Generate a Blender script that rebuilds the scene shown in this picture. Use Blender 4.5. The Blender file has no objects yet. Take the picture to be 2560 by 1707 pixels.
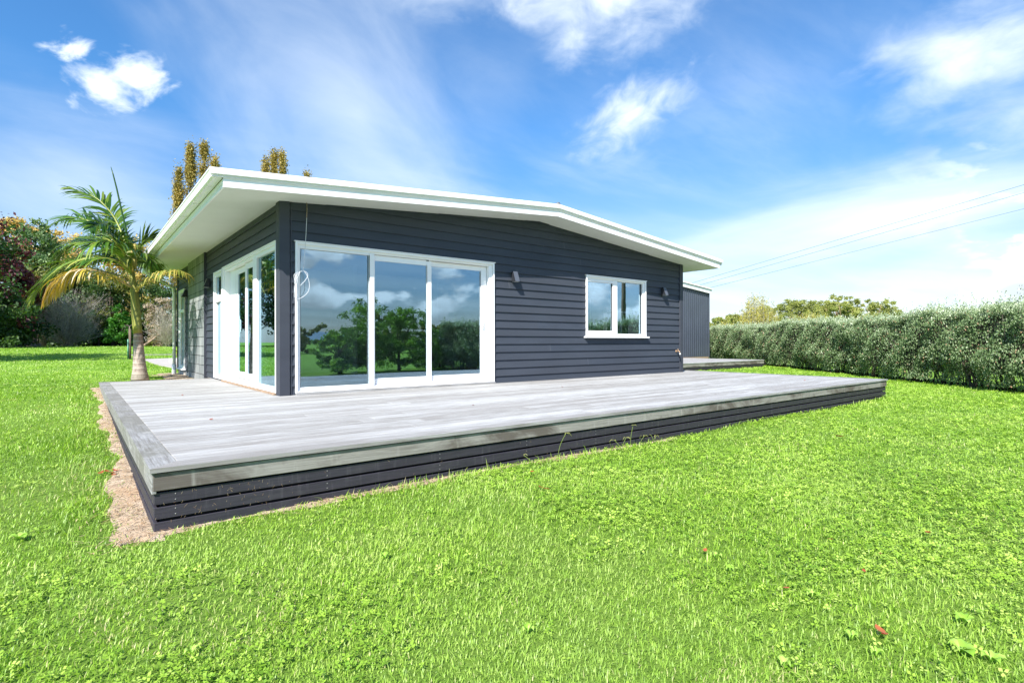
import bpy, math, random
import numpy as np
from mathutils import Vector, Matrix
random.seed(7)
RNG = np.random.default_rng(11)
S = bpy.context.scene
C = S.collection

# ------------------------------------------------------------------ camera
YAW, PITCH, ROLL = 0.6723, 0.0010, -0.0017
CAM = np.array([-2.1908, -7.7607, 0.7225])
FPX = 1370.9
Fv = np.array([math.sin(YAW)*math.cos(PITCH), math.cos(YAW)*math.cos(PITCH), math.sin(PITCH)])
R0 = np.array([math.cos(YAW), -math.sin(YAW), 0.0])
U0 = np.cross(R0, Fv)
Rv = R0*math.cos(ROLL)+U0*math.sin(ROLL)
Uv = -R0*math.sin(ROLL)+U0*math.cos(ROLL)
cd = bpy.data.cameras.new('camera')
co = bpy.data.objects.new('camera', cd)
C.objects.link(co)
co.matrix_world = Matrix(((Rv[0], Uv[0], -Fv[0], CAM[0]), (Rv[1], Uv[1], -Fv[1], CAM[1]),
                          (Rv[2], Uv[2], -Fv[2], CAM[2]), (0, 0, 0, 1)))
cd.sensor_width = 36.0
cd.lens = 36.0*FPX/2560.0
cd.clip_start = 0.05
cd.clip_end = 6000
S.camera = co

def view_dir(u, v):
    d = Fv+Rv*((u-1280)/FPX)-Uv*((v-853.5)/FPX)
    return d/np.linalg.norm(d)

def world_at(u, v, D):
    """a point of the place, D metres ahead of where the photograph was taken"""
    return CAM+(Fv+Rv*((u-1280)/FPX)-Uv*((v-853.5)/FPX))*D

# ------------------------------------------------------------------ light
SUN = np.array([-0.93, -0.54, 1.0]); SUN = SUN/np.linalg.norm(SUN)
EL = math.asin(SUN[2])
AZ = math.atan2(SUN[0], SUN[1])
sd = bpy.data.lights.new('sun', 'SUN')
sd.energy = 5.0
sd.angle = math.radians(0.53)
sd.color = (1.0, 0.955, 0.88)
so = bpy.data.objects.new('sun', sd)
C.objects.link(so)
so.rotation_euler = Vector(tuple(-SUN)).to_track_quat('-Z', 'Y').to_euler()
so.location = (-12, -8, 14)
S.view_settings.view_transform = 'Standard'
S.view_settings.look = 'None'
S.view_settings.gamma = 1.0
S.view_settings.use_curve_mapping = False
S.view_settings.exposure = 1.0
S.cycles.max_bounces = 8
S.cycles.transparent_max_bounces = 12
S.cycles.caustics_reflective = False
S.cycles.caustics_refractive = False

class NT:
    """tiny helper for node trees"""
    def __init__(self, nt):
        self.nt = nt
        nt.nodes.clear()
    def n(self, t, **kw):
        nd = self.nt.nodes.new(t)
        for k, v in kw.items():
            setattr(nd, k, v)
        return nd
    def l(self, a, b):
        self.nt.links.new(a, b)
    def put(self, sock, v):
        if isinstance(v, bpy.types.NodeSocket):
            self.l(v, sock)
        elif v is not None:
            sock.default_value = v
    def math(self, op, a, b=None, c=None, clamp=False):
        m = self.n('ShaderNodeMath', operation=op, use_clamp=clamp)
        self.put(m.inputs[0], a); self.put(m.inputs[1], b)
        if c is not None: self.put(m.inputs[2], c)
        return m.outputs[0]
    def vmath(self, op, a, b=None):
        m = self.n('ShaderNodeVectorMath', operation=op)
        self.put(m.inputs[0], a); self.put(m.inputs[1], b)
        return m
    def dot(self, a, vec):
        return self.vmath('DOT_PRODUCT', a, tuple(float(x) for x in vec)).outputs['Value']
    def noise(self, vec, scale, detail=4, rough=0.55, dist=0.0, dim='3D'):
        m = self.n('ShaderNodeTexNoise', noise_dimensions=dim)
        self.put(m.inputs['Vector'], vec)
        m.inputs['Scale'].default_value = scale
        m.inputs['Detail'].default_value = detail
        m.inputs['Roughness'].default_value = rough
        m.inputs['Distortion'].default_value = dist
        return m.outputs['Fac']
    def mapr(self, v, a, b, c=0.0, d=1.0, smooth=False):
        m = self.n('ShaderNodeMapRange', interpolation_type='SMOOTHSTEP' if smooth else 'LINEAR')
        self.put(m.inputs[0], v)
        for i, x in zip((1, 2, 3, 4), (a, b, c, d)):
            self.put(m.inputs[i], x)
        return m.outputs[0]
    def mix(self, f, a, b, mode='MIX'):
        m = self.n('ShaderNodeMix', data_type='RGBA', blend_type=mode)
        self.put(m.inputs[0], f); self.put(m.inputs[6], a); self.put(m.inputs[7], b)
        return m.outputs[2]
    def ramp(self, f, stops):
        m = self.n('ShaderNodeValToRGB')
        self.put(m.inputs[0], f)
        e = m.color_ramp.elements
        while len(e) < len(stops): e.new(0.5)
        for x, (p, c) in zip(e, stops):
            x.position = p; x.color = (*c, 1)
        return m.outputs[0]
    def mapping(self, vec, scale=(1, 1, 1), rot=(0, 0, 0), loc=(0, 0, 0)):
        m = self.n('ShaderNodeMapping')
        self.put(m.inputs[0], vec)
        m.inputs['Scale'].default_value = scale
        m.inputs['Rotation'].default_value = rot
        m.inputs['Location'].default_value = loc
        return m.outputs[0]

# ------------------------------------------------------------------ sky with clouds
W = bpy.data.worlds.new('World')
S.world = W
W.use_nodes = True
t = NT(W.node_tree)
tc = t.n('ShaderNodeTexCoord').outputs['Generated']
sky = t.n('ShaderNodeTexSky', sky_type='NISHITA')
sky.sun_disc = False
sky.sun_elevation = EL
sky.sun_rotation = AZ
sky.altitude = 10
sky.air_density = 1.15
sky.dust_density = 0.5
sky.ozone_density = 3.0
skyc = sky.outputs[0]
sep = t.n('ShaderNodeSeparateXYZ'); t.l(tc, sep.inputs[0])
dz = t.math('MAXIMUM', sep.outputs[2], 0.02)
# position on a high cloud layer (metres over metres of height)
lay = t.n('ShaderNodeCombineXYZ')
t.l(t.math('DIVIDE', sep.outputs[0], t.math('ADD', dz, 0.06)), lay.inputs[0])
t.l(t.math('DIVIDE', sep.outputs[1], t.math('ADD', dz, 0.06)), lay.inputs[1])
layv = lay.outputs[0]
fine = t.noise(tc, 9.0, 8, 0.60, 0.6)
puff = t.noise(tc, 3.6, 7, 0.55, 0.3)
strk = t.noise(t.mapping(layv, (0.55, 1.15, 1.0), (0, 0, math.radians(38))), 0.85, 7, 0.50, 0.35)
ripp = t.noise(t.mapping(layv, (3.0, 9.0, 1.0), (0, 0, math.radians(-20))), 1.6, 4, 0.6, 0.4)

def blob(u0, v0, u1, v1, wid, soft=1.0, fl=150, fw=60, seed=0.0):
    """soft elliptical patch of the sky whose long axis runs between two directions, with its own drawn-out noise"""
    a = view_dir(u0, v0); b = view_dir(u1, v1)
    c = a+b; c /= np.linalg.norm(c)
    ax = b-a; L = np.linalg.norm(ax)/2; ax -= c*np.dot(ax, c); ax /= np.linalg.norm(ax)
    bx = np.cross(c, ax)
    wd = wid/FPX
    den = t.math('MAXIMUM', t.dot(tc, c), 0.05)
    p = t.math('DIVIDE', t.dot(tc, ax/L), den)
    q = t.math('DIVIDE', t.dot(tc, bx/wd), den)
    r = t.math('SQRT', t.math('ADD', t.math('MULTIPLY', p, p), t.math('MULTIPLY', q, q)))
    front = t.math('GREATER_THAN', t.dot(tc, c), 0.2)
    cv = t.n('ShaderNodeCombineXYZ')
    t.l(t.math('MULTIPLY', p, L*FPX/fl), cv.inputs[0]); t.l(t.math('MULTIPLY', q, wid/fw), cv.inputs[1]); cv.inputs[2].default_value = seed
    n = t.noise(cv.outputs[0], 1.0, 9, 0.55, 0.35)
    return t.math('MULTIPLY', t.mapr(r, 1.0+soft*0.45, max(0.0, 1.0-soft), 0.0, 1.0, False), front), n

dens = None
def add(d):
    global dens
    if dens is None: dens = d
    else: dens = t.math('SUBTRACT', t.math('ADD', dens, d), t.math('MULTIPLY', dens, d))
def cloud(args, k, thr, wdt, amt=1.0):
    m, n = blob(*args)
    v = t.math('ADD', m, t.math('MULTIPLY', t.math('SUBTRACT', n, 0.5), k))
    add(t.math('MULTIPLY', t.mapr(v, thr, thr+wdt, 0, 1, True), t.math('MULTIPLY', t.mapr(m, 0, 0.22, 0, 1, True), amt)))
# small crisp cumulus, upper left
cloud((105, 124, 240, 118, 40, 1.0, 60, 40, 1.3), 2.0, 0.34, 0.62)
cloud((170, 185, 345, 268, 52, 1.0, 80, 55, 2.1), 2.0, 0.34, 0.62)
cloud((255, 225, 435, 165, 52, 1.0, 80, 55, 3.7), 2.0, 0.34, 0.62)
# bright cloud, top centre
cloud((1180, 5, 1850, -20, 122, 1.0, 130, 90, 4.2), 1.3, 0.24, 0.95)
cloud((860, -20, 1340, -15, 70, 1.0, 200, 90, 5.5), 1.5, 0.40, 1.0, 0.6)
# diagonal wisp
cloud((1440, 368, 1750, 180, 72, 1.0, 90, 60, 6.7), 1.3, 0.25, 0.95)
cloud((1440, 455, 1760, 330, 55, 1.0, 200, 70, 7.4), 1.6, 0.50, 1.1, 0.30)
# clouds, upper right
cloud((2110, 225, 2850, 20, 115, 1.0, 150, 80, 8.2), 1.3, 0.24, 1.0, 0.95)
cloud((2280, 360, 2850, 220, 125, 1.0, 200, 90, 9.9), 1.5, 0.36, 1.15, 0.72)
# wide bright band, right
cloud((1640, 640, 3100, 380, 105, 1.0, 500, 100, 10.4), 0.9, 0.18, 0.90, 0.92)
# broad veil over the left half
cloud((480, -100, 1220, 560, 300, 1.3, 420, 240, 11.3), 1.0, 0.20, 1.15, 0.66)
cloud((-400, 320, 560, 580, 180, 1.3, 450, 160, 12.6), 1.1, 0.28, 1.1, 0.55)
# thin streaks everywhere
veil = t.mapr(strk, 0.40, 0.75, 0.0, 0.30, True)
veil = t.math('MULTIPLY', veil, t.mapr(ripp, 0.3, 0.6, 0.7, 1.0))
add(veil)
# whitening low on the right, over the fields
low = t.mapr(sep.outputs[2], 0.30, 0.02, 0.0, 1.0, True)
side = t.mapr(t.dot(tc, (0.93, 0.36, 0)), 0.55, 1.0, 0.0, 1.0, True)
add(t.math('MULTIPLY', t.math('MULTIPLY', low, t.mapr(strk, 0.25, 0.6, 0.30, 0.65)), t.math('ADD', 0.12, t.math('MULTIPLY', side, 0.88))))
# fair-weather cumulus behind the photographer (seen in the panes)
back = t.mapr(t.dot(tc, (0.45, -0.89, 0)), 0.1, 0.45, 0, 1, True)
cumn = t.noise(t.mapping(tc, (1, 1, 2.0)), 7.5, 8, 0.50, 0.25)
band = t.math('MULTIPLY', t.mapr(sep.outputs[2], 0.0, 0.08, 0.0, 1.0), t.mapr(sep.outputs[2], 0.34, 0.20, 0.0, 1.0, True))
cum = t.math('MULTIPLY', t.math('MULTIPLY', t.mapr(cumn, 0.49, 0.56, 0, 1, True), band), back)
shade = t.mapr(t.noise(t.mapping(tc, (1, 1, 2.0), (0, 0, 0), (0, 0, 0.06)), 7.5, 8, 0.50, 0.25), 0.44, 0.60, 1.3, 0.62)
# brighter, deeper-blue sky towards the zenith
hue = t.mix(1.0, skyc, t.mix(t.mapr(sep.outputs[2], 0.02, 0.36, 0, 1), (0.88, 0.89, 1.06, 1), (0.58, 1.10, 1.50, 1)), 'MULTIPLY')
c1 = t.mix(t.math('MINIMUM', dens, 1.0), hue, (8.3, 9.1, 9.7, 1))
cc = t.n('ShaderNodeCombineXYZ')
for i, k in enumerate((9.5, 9.8, 10.4)):
    t.l(t.math('MULTIPLY', shade, k), cc.inputs[i])
c2 = t.mix(t.math('MULTIPLY', cum, 0.92), c1, cc.outputs[0])
bg = t.n('ShaderNodeBackground'); t.l(c2, bg.inputs[0]); bg.inputs[1].default_value = 0.071
wo = t.n('ShaderNodeOutputWorld'); t.l(bg.outputs[0], wo.inputs[0])

# ------------------------------------------------------------------ materials
def mat(name, fn, **kw):
    m = bpy.data.materials.new(name)
    m.use_nodes = True
    q = NT(m.node_tree)
    sh = fn(q, **kw)
    o = q.n('ShaderNodeOutputMaterial')
    q.l(sh, o.inputs[0])
    return m

def princ(q, col, rough=0.6, spec=0.5, metal=0.0, bump=None, bstr=0.3, bdist=0.01):
    p = q.n('ShaderNodeBsdfPrincipled')
    q.put(p.inputs['Base Color'], col if isinstance(col, bpy.types.NodeSocket) else (*col, 1))
    q.put(p.inputs['Roughness'], rough)
    p.inputs['Specular IOR Level'].default_value = spec
    p.inputs['Metallic'].default_value = metal
    if bump is not None:
        b = q.n('ShaderNodeBump'); b.inputs['Strength'].default_value = bstr; b.inputs['Distance'].default_value = bdist
        q.l(bump, b.inputs['Height']); q.l(b.outputs[0], p.inputs['Normal'])
    return p.outputs[0]

def objc(q): return q.n('ShaderNodeTexCoord').outputs['Object']
def geo(q): return q.n('ShaderNodeNewGeometry').outputs['Position']
def attr(q, n='v'):
    a = q.n('ShaderNodeAttribute'); a.attribute_name = n
    return a.outputs['Fac']

def f_plain(q, col, rough=0.5, var=0.08, scale=3.0, spec=0.5, metal=0.0, bs=0.05):
    p = geo(q)
    n = q.noise(p, scale, 5, 0.6)
    n2 = q.noise(p, scale*14, 3, 0.6)
    c = q.mix(q.mapr(n, 0.3, 0.7), tuple(x*(1-var) for x in col)+(1,), tuple(min(1, x*(1+var)) for x in col)+(1,))
    return princ(q, c, rough, spec, metal, n2, bs, 0.004)

def f_boards(q, col=(0.041, 0.050, 0.068)):
    p = geo(q)
    n = q.noise(q.mapping(p, (0.6, 0.6, 2.0)), 1.3, 5, 0.6)
    n2 = q.noise(q.mapping(p, (5, 5, 60)), 3.0, 4, 0.65)
    n3 = q.noise(p, 26, 3, 0.7)
    c = q.mix(q.mapr(n, 0.3, 0.7), tuple(x*0.86 for x in col)+(1,), tuple(x*1.2 for x in col)+(1,))
    c = q.mix(q.math('MULTIPLY', attr(q), 0.40, clamp=True), c, (0.056, 0.060, 0.072, 1))
    c = q.mix(q.mapr(n3, 0.70, 0.80, 0, 0.5), c, (0.16, 0.16, 0.17, 1))
    c = q.mix(q.mapr(attr(q), 1.5, 1.8, 0, 1), c, (0.19, 0.20, 0.22, 1))
    return princ(q, c, q.mapr(n2, 0.3, 0.7, 0.5, 0.68), 0.32, 0, n2, 0.12, 0.004)

def f_white(q, col=(0.80, 0.81, 0.80)):
    p = geo(q)
    n = q.noise(p, 2.2, 5, 0.6)
    c = q.mix(q.mapr(n, 0.35, 0.75), (*col, 1), tuple(x*0.93 for x in col)+(1,))
    n3 = q.noise(p, 40, 2, 0.7)
    c = q.mix(q.mapr(n3, 0.74, 0.82, 0, 0.35), c, (0.35, 0.33, 0.30, 1))
    return princ(q, c, 0.38, 0.5, 0, n, 0.03, 0.004)

def f_deck(q, axis=0, tone=1.0, moss=0.0):
    p = geo(q)
    sc = (1.2, 30, 30) if axis == 0 else (30, 1.2, 30)
    v = q.n('ShaderNodeCombineXYZ')
    a = attr(q)
    q.l(q.math('MULTIPLY', a, 37.0), v.inputs[0]); q.l(q.math('MULTIPLY', a, 91.0), v.inputs[1])
    pp = q.vmath('ADD', p, v.outputs[0]).outputs[0]
    g = q.noise(q.mapping(pp, sc), 2.2, 6, 0.65)
    blot = q.noise(q.mapping(p, (0.35, 1.6, 1) if axis == 0 else (1.6, 0.35, 1)), 0.9, 5, 0.6, 0.4)
    fine_ = q.noise(q.mapping(pp, tuple(x*4 for x in sc)), 2.5, 3, 0.7)
    c = q.ramp(q.math('ADD', q.math('MULTIPLY', g, 0.86), q.math('MULTIPLY', a, 0.14)),
               [(0.36, (0.30*tone, 0.285*tone, 0.27*tone)), (0.45, (0.44*tone, 0.43*tone, 0.415*tone)),
                (0.54, (0.54*tone, 0.54*tone, 0.54*tone)), (0.64, (0.68*tone, 0.68*tone, 0.675*tone))])
    c = q.mix(q.mapr(blot, 0.46, 0.70, 0, 0.60), c, (0.30*tone, 0.275*tone, 0.255*tone, 1))
    c = q.mix(q.mapr(fine_, 0.56, 0.70, 0, 0.6), c, (0.20*tone, 0.19*tone, 0.18*tone, 1))
    if moss:
        m1 = q.noise(q.mapping(p, (1, 1, 1)), 1.7, 6, 0.65, 0.5); m2 = q.noise(p, 7.0, 5, 0.7)
        c = q.mix(q.mapr(m1, 0.42, 0.60, 0, moss), c, (0.16, 0.155, 0.13, 1))
        c = q.mix(q.mapr(m2, 0.54, 0.68, 0, 0.5), c, (0.46, 0.45, 0.42, 1))
    return princ(q, c, 0.72, 0.35, 0, g, 0.25, 0.004)

def f_fascia(q):
    p = geo(q)
    g = q.noise(q.mapping(p, (1.5, 1.5, 60)), 2.6, 6, 0.68)
    blot = q.noise(q.mapping(p, (1.0, 1.0, 2.6)), 1.15, 5, 0.62, 0.6)
    run = q.noise(q.mapping(p, (9, 9, 1.2)), 1.7, 4, 0.6)
    c = q.ramp(g, [(0.3, (0.17, 0.160, 0.145)), (0.5, (0.26, 0.248, 0.23)), (0.7, (0.35, 0.337, 0.315))])
    c = q.mix(q.mapr(blot, 0.45, 0.58, 0, 0.80), c, (0.085, 0.068, 0.058, 1))
    c = q.mix(q.mapr(run, 0.58, 0.76, 0, 0.35), c, (0.44, 0.43, 0.40, 1))
    return princ(q, c, 0.75, 0.3, 0, g, 0.3, 0.003)

def f_skirt(q):
    p = geo(q)
    g = q.noise(q.mapping(p, (2, 2, 55)), 2.4, 5, 0.65)
    d = q.noise(q.mapping(p, (1, 1, 3)), 2.3, 6, 0.68, 0.4)
    sp = q.noise(p, 60, 3, 0.75)
    c = q.ramp(g, [(0.3, (0.022, 0.020, 0.028)), (0.7, (0.045, 0.041, 0.057))])
    c = q.mix(q.mapr(q.noise(q.mapping(p, (14, 14, 1.5)), 2.0, 5, 0.65), 0.56, 0.72, 0, 0.45), c, (0.105, 0.099, 0.112, 1))
    c = q.mix(q.mapr(d, 0.55, 0.78, 0, 0.35), c, (0.09, 0.088, 0.088, 1))
    c = q.mix(q.mapr(sp, 0.70, 0.78, 0, 0.7), c, (0.30, 0.27, 0.23, 1))
    return princ(q, c, 0.6, 0.4, 0, g, 0.2, 0.003)

def f_block(q):
    p = geo(q)
    br = q.n('ShaderNodeTexBrick')
    br.offset = 0.0
    v = q.n('ShaderNodeCombineXYZ'); s_ = q.n('ShaderNodeSeparateXYZ'); q.l(p, s_.inputs[0])
    q.l(q.math('ADD', s_.outputs[1], 0.03), v.inputs[0]); q.l(q.math('ADD', s_.outputs[2], 0.16), v.inputs[1])
    q.l(v.outputs[0], br.inputs['Vector'])
    br.inputs['Scale'].default_value = 1.0
    br.inputs['Brick Width'].default_value = 0.40
    br.inputs['Row Height'].default_value = 0.20
    br.inputs['Mortar Size'].default_value = 0.010
    br.inputs['Mortar Smooth'].default_value = 0.2
    br.inputs['Bias'].default_value = 0.0
    br.inputs['Color1'].default_value = (0.15, 0.17, 0.18, 1)
    br.inputs['Color2'].default_value = (0.26, 0.28, 0.29, 1)
    br.inputs['Mortar'].default_value = (0.035, 0.04, 0.045, 1)
    st = q.noise(q.mapping(p, (3, 3, 0.7)), 2.2, 5, 0.65)
    c = q.mix(q.mapr(st, 0.45, 0.75, 0, 0.55), br.outputs['Color'], (0.42, 0.43, 0.42, 1))
    return princ(q, c, 0.8, 0.3, 0, q.math('SUBTRACT', q.noise(p, 50, 3, 0.6), q.math('MULTIPLY', br.outputs['Fac'], 3.0)), 0.4, 0.004)

def f_glass(q, refl=0.23, tint=(0.86, 0.88, 0.90)):
    lw = q.n('ShaderNodeLayerWeight'); lw.inputs[0].default_value = 0.42
    tr = q.n('ShaderNodeBsdfTransparent'); tr.inputs[0].default_value = (*tint, 1)
    gl = q.n('ShaderNodeBsdfGlossy'); gl.inputs['Roughness'].default_value = 0.0
    gl.inputs['Color'].default_value = (0.60, 0.85, 1.0, 1)
    n = q.noise(geo(q), 1.3, 2, 0.5)
    b = q.n('ShaderNodeBump'); b.inputs['Strength'].default_value = 0.02; b.inputs['Distance'].default_value = 0.02
    q.l(n, b.inputs['Height']); q.l(b.outputs[0], gl.inputs['Normal'])
    f = q.math('ADD', refl, q.math('MULTIPLY', lw.outputs['Facing'], 0.75), clamp=True)
    m = q.n('ShaderNodeMixShader'); q.l(f, m.inputs[0]); q.l(tr.outputs[0], m.inputs[1]); q.l(gl.outputs[0], m.inputs[2])
    return m.outputs[0]

def leafy(q, stops, gloss=0.45, trans=0.32, vn='v', tmul=(1.25, 1.35, 0.6), patch=None, pscale=0.35):
    a = attr(q, vn)
    c = q.ramp(a, stops)
    if patch is not None:
        n = q.noise(geo(q), pscale, 4, 0.6, 0.3)
        c = q.mix(q.mapr(n, 0.42, 0.66, 0, patch[1]), c, (*patch[0], 1))
    p = q.n('ShaderNodeBsdfPrincipled')
    q.l(c, p.inputs['Base Color'])
    p.inputs['Roughness'].default_value = gloss
    p.inputs['Specular IOR Level'].default_value = 0.4
    tl = q.n('ShaderNodeBsdfTranslucent')
    q.l(q.mix(1.0, c, (*tmul, 1), 'MULTIPLY'), tl.inputs[0])
    m = q.n('ShaderNodeMixShader'); m.inputs[0].default_value = trans
    q.l(p.outputs[0], m.inputs[1]); q.l(tl.outputs[0], m.inputs[2])
    return m.outputs[0]

def f_ground(q):
    p = geo(q)
    n1 = q.noise(p, 0.25, 6, 0.6, 0.3)
    n2 = q.noise(p, 4.0, 6, 0.7)
    n3 = q.noise(p, 30.0, 4, 0.7)
    c = q.ramp(n2, [(0.3, (0.10, 0.21, 0.02)), (0.55, (0.17, 0.31, 0.035)), (0.75, (0.25, 0.39, 0.06))])
    c = q.mix(q.mapr(n1, 0.4, 0.7, 0, 0.5), c, (0.21, 0.35, 0.05, 1))
    c = q.mix(q.mapr(n3, 0.35, 0.7, 0.0, 0.30), c, (0.09, 0.19, 0.02, 1))
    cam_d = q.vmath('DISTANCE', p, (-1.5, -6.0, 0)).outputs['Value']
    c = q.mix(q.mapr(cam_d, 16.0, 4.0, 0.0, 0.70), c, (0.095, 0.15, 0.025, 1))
    return princ(q, c, 0.9, 0.15, 0, q.noise(p, 14, 5, 0.75), 0.8, 0.03)

def f_soil(q):
    p = geo(q)
    n = q.noise(p, 9, 7, 0.7, 0.4)
    n2 = q.noise(p, 55, 4, 0.7)
    c = q.ramp(n, [(0.28, (0.20, 0.14, 0.095)), (0.46, (0.42, 0.325, 0.235)), (0.7, (0.60, 0.49, 0.38))])
    c = q.mix(q.mapr(n2, 0.55, 0.75, 0, 0.6), c, (0.16, 0.10, 0.07, 1))
    c = q.mix(q.mapr(q.noise(p, 2.0, 4, 0.6), 0.5, 0.7, 0, 0.5), c, (0.50, 0.31, 0.18, 1))
    return princ(q, c, 0.95, 0.1, 0, n2, 0.9, 0.02)

def f_bark(q, a=(0.12, 0.10, 0.08), b=(0.26, 0.22, 0.18)):
    p = geo(q)
    n = q.noise(q.mapping(p, (6, 6, 1.2)), 3.0, 5, 0.65)
    c = q.mix(q.mapr(n, 0.3, 0.7), (*a, 1), (*b, 1))
    return princ(q, c, 0.85, 0.2, 0, n, 0.6, 0.02)

def f_palmtrunk(q):
    s_ = q.n('ShaderNodeSeparateXYZ'); p = geo(q); q.l(p, s_.inputs[0])
    z = q.math('ADD', s_.outputs[2], q.math('MULTIPLY', q.math('SUBTRACT', q.noise(p, 6, 3, 0.6), 0.5), 0.05))
    ring = q.n('ShaderNodeTexWave', wave_type='BANDS', bands_direction='Z')
    q.l(p, ring.inputs[0]); ring.inputs['Scale'].default_value = 2.7; ring.inputs['Distortion'].default_value = 1.2
    ring.inputs['Detail'].default_value = 2
    base = q.ramp(q.noise(q.mapping(p, (8, 8, 3)), 3, 5, 0.7), [(0.3, (0.20, 0.15, 0.125)), (0.6, (0.40, 0.33, 0.29)), (0.8, (0.52, 0.46, 0.42))])
    base = q.mix(q.mapr(z, 0.55, 0.95, 0, 0.65), base, (0.36, 0.18, 0.12, 1))
    base = q.mix(q.mapr(z, 0.16, -0.1, 0, 0.7), base, (0.17, 0.17, 0.12, 1))
    base = q.mix(q.mapr(ring.outputs[0], 0.80, 0.97, 0, 0.6), base, (0.50, 0.42, 0.36, 1))
    return princ(q, base, 0.8, 0.25, 0, ring.outputs[0], 0.5, 0.01)

def f_crownshaft(q):
    s_ = q.n('ShaderNodeSeparateXYZ'); p = geo(q); q.l(p, s_.inputs[0])
    n = q.noise(q.mapping(p, (10, 10, 1.3)), 2.5, 4, 0.6)
    c = q.ramp(n, [(0.3, (0.16, 0.17, 0.035)), (0.55, (0.26, 0.26, 0.06)), (0.75, (0.36, 0.33, 0.12))])
    c = q.mix(q.mapr(s_.outputs[2], 1.05, 0.86, 0, 0.85), c, (0.42, 0.25, 0.06, 1))
    c = q.mix(q.mapr(q.noise(p, 9, 4, 0.7), 0.58, 0.72, 0, 0.5), c, (0.16, 0.10, 0.05, 1))
    return princ(q, c, 0.42, 0.45)

M = {}
M['boards'] = mat('charcoal_weatherboard', f_boards)
M['postpaint'] = mat('charcoal_trim', f_boards, col=(0.044, 0.050, 0.066))
M['white'] = mat('white_paint', f_white, col=(0.90, 0.895, 0.895))
M['upvc'] = mat('white_joinery', f_white, col=(0.90, 0.895, 0.895))
M['soffit'] = mat('soffit_paint', f_plain, col=(0.74, 0.75, 0.71), rough=0.7, var=0.05, scale=0.9)
M['deck'] = mat('weathered_timber', f_deck, tone=0.72)
M['deck_edge'] = mat('weathered_edge_timber', f_deck, axis=1, tone=0.49, moss=0.7)
M['deck_front'] = mat('weathered_front_timber', f_deck, axis=0, tone=0.66)
M['fascia'] = mat('stained_timber', f_fascia)
M['skirt'] = mat('charcoal_slats', f_skirt)
M['void'] = mat('underfloor_shade', f_plain, col=(0.012, 0.012, 0.013), rough=0.9)  # near-black colour standing in for the shade under the decks
M['screw'] = mat('galvanised_screw', f_plain, col=(0.20, 0.20, 0.20), rough=0.45, metal=0.4)
M['block'] = mat('concrete_block', f_block)
M['concrete'] = mat('foundation_concrete', f_plain, col=(0.42, 0.41, 0.38), rough=0.9, var=0.15, scale=5, bs=0.3)
M['path'] = mat('path_concrete', f_plain, col=(0.40, 0.37, 0.34), rough=0.9, var=0.12, scale=2, bs=0.3)
M['glass'] = mat('window_glass', f_glass)
M['glass_side'] = mat('side_window_glass', f_glass, refl=0.13, tint=(0.62, 0.68, 0.67))
M['seal'] = mat('black_seal', f_plain, col=(0.02, 0.02, 0.022), rough=0.5)
M['steel'] = mat('bare_aluminium', f_plain, col=(0.42, 0.43, 0.44), rough=0.35, metal=0.7)
M['carpet'] = mat('grey_carpet', f_plain, col=(0.24, 0.25, 0.25), rough=0.95, var=0.10, scale=12, bs=0.6)
M['inwall'] = mat('interior_wall', f_plain, col=(0.80, 0.81, 0.80), rough=0.8, var=0.03)
M['inceil'] = mat('interior_ceiling', f_plain, col=(0.6, 0.6, 0.6), rough=0.9, var=0.03)
M['lampblack'] = mat('black_lamp_metal', f_plain, col=(0.022, 0.024, 0.030), rough=0.42)
M['lens'] = mat('frosted_lens', f_plain, col=(0.5, 0.52, 0.55), rough=0.3)
M['lampgrey'] = mat('grey_lamp_face', f_plain, col=(0.085, 0.095, 0.12), rough=0.35)
M['brass'] = mat('weathered_brass', f_plain, col=(0.50, 0.34, 0.22), rough=0.45, metal=0.5)
M['plastic'] = mat('white_plastic', f_plain, col=(0.72, 0.72, 0.70), rough=0.4)
M['cable'] = mat('white_cable', f_plain, col=(0.66, 0.67, 0.70), rough=0.5)
M['cablebrown'] = mat('worn_cable', f_plain, col=(0.35, 0.27, 0.18), rough=0.6, var=0.4, scale=30)
M['corr'] = mat('corrugated_steel', f_plain, col=(0.050, 0.060, 0.080), rough=0.35, var=0.10, scale=1.5, spec=0.6)
M['roofsteel'] = mat('roof_steel', f_plain, col=(0.10, 0.10, 0.105), rough=0.45)
M['soil'] = mat('bare_soil', f_soil)
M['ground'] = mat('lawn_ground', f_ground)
M['straw'] = mat('dry_straw', leafy, stops=[(0.0, (0.30, 0.15, 0.07)), (0.5, (0.46, 0.32, 0.18)), (1.0, (0.60, 0.47, 0.30))], trans=0.1, gloss=0.8)
M['grass'] = mat('grass_blades', leafy, stops=[(0.0, (0.11, 0.23, 0.016)), (0.40, (0.24, 0.42, 0.035)), (0.70, (0.37, 0.55, 0.070)), (0.90, (0.47, 0.59, 0.15)), (1.0, (0.58, 0.49, 0.28))],
                 trans=0.38, gloss=0.42, patch=((0.34, 0.47, 0.13), 0.45), pscale=1.1)
M['clover'] = mat('clover_leaves', leafy, stops=[(0.0, (0.15, 0.30, 0.022)), (0.6, (0.31, 0.48, 0.05)), (1.0, (0.48, 0.62, 0.13))], trans=0.3, gloss=0.5)
M['weedleaf'] = mat('weed_leaves', leafy, stops=[(0.0, (0.24, 0.44, 0.04)), (1.0, (0.40, 0.60, 0.12))], trans=0.25, gloss=0.4)
M['stalk'] = mat('seed_stalk', leafy, stops=[(0.0, (0.13, 0.22, 0.035)), (0.6, (0.27, 0.33, 0.08)), (1.0, (0.38, 0.34, 0.14))], trans=0.15, gloss=0.6)
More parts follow.
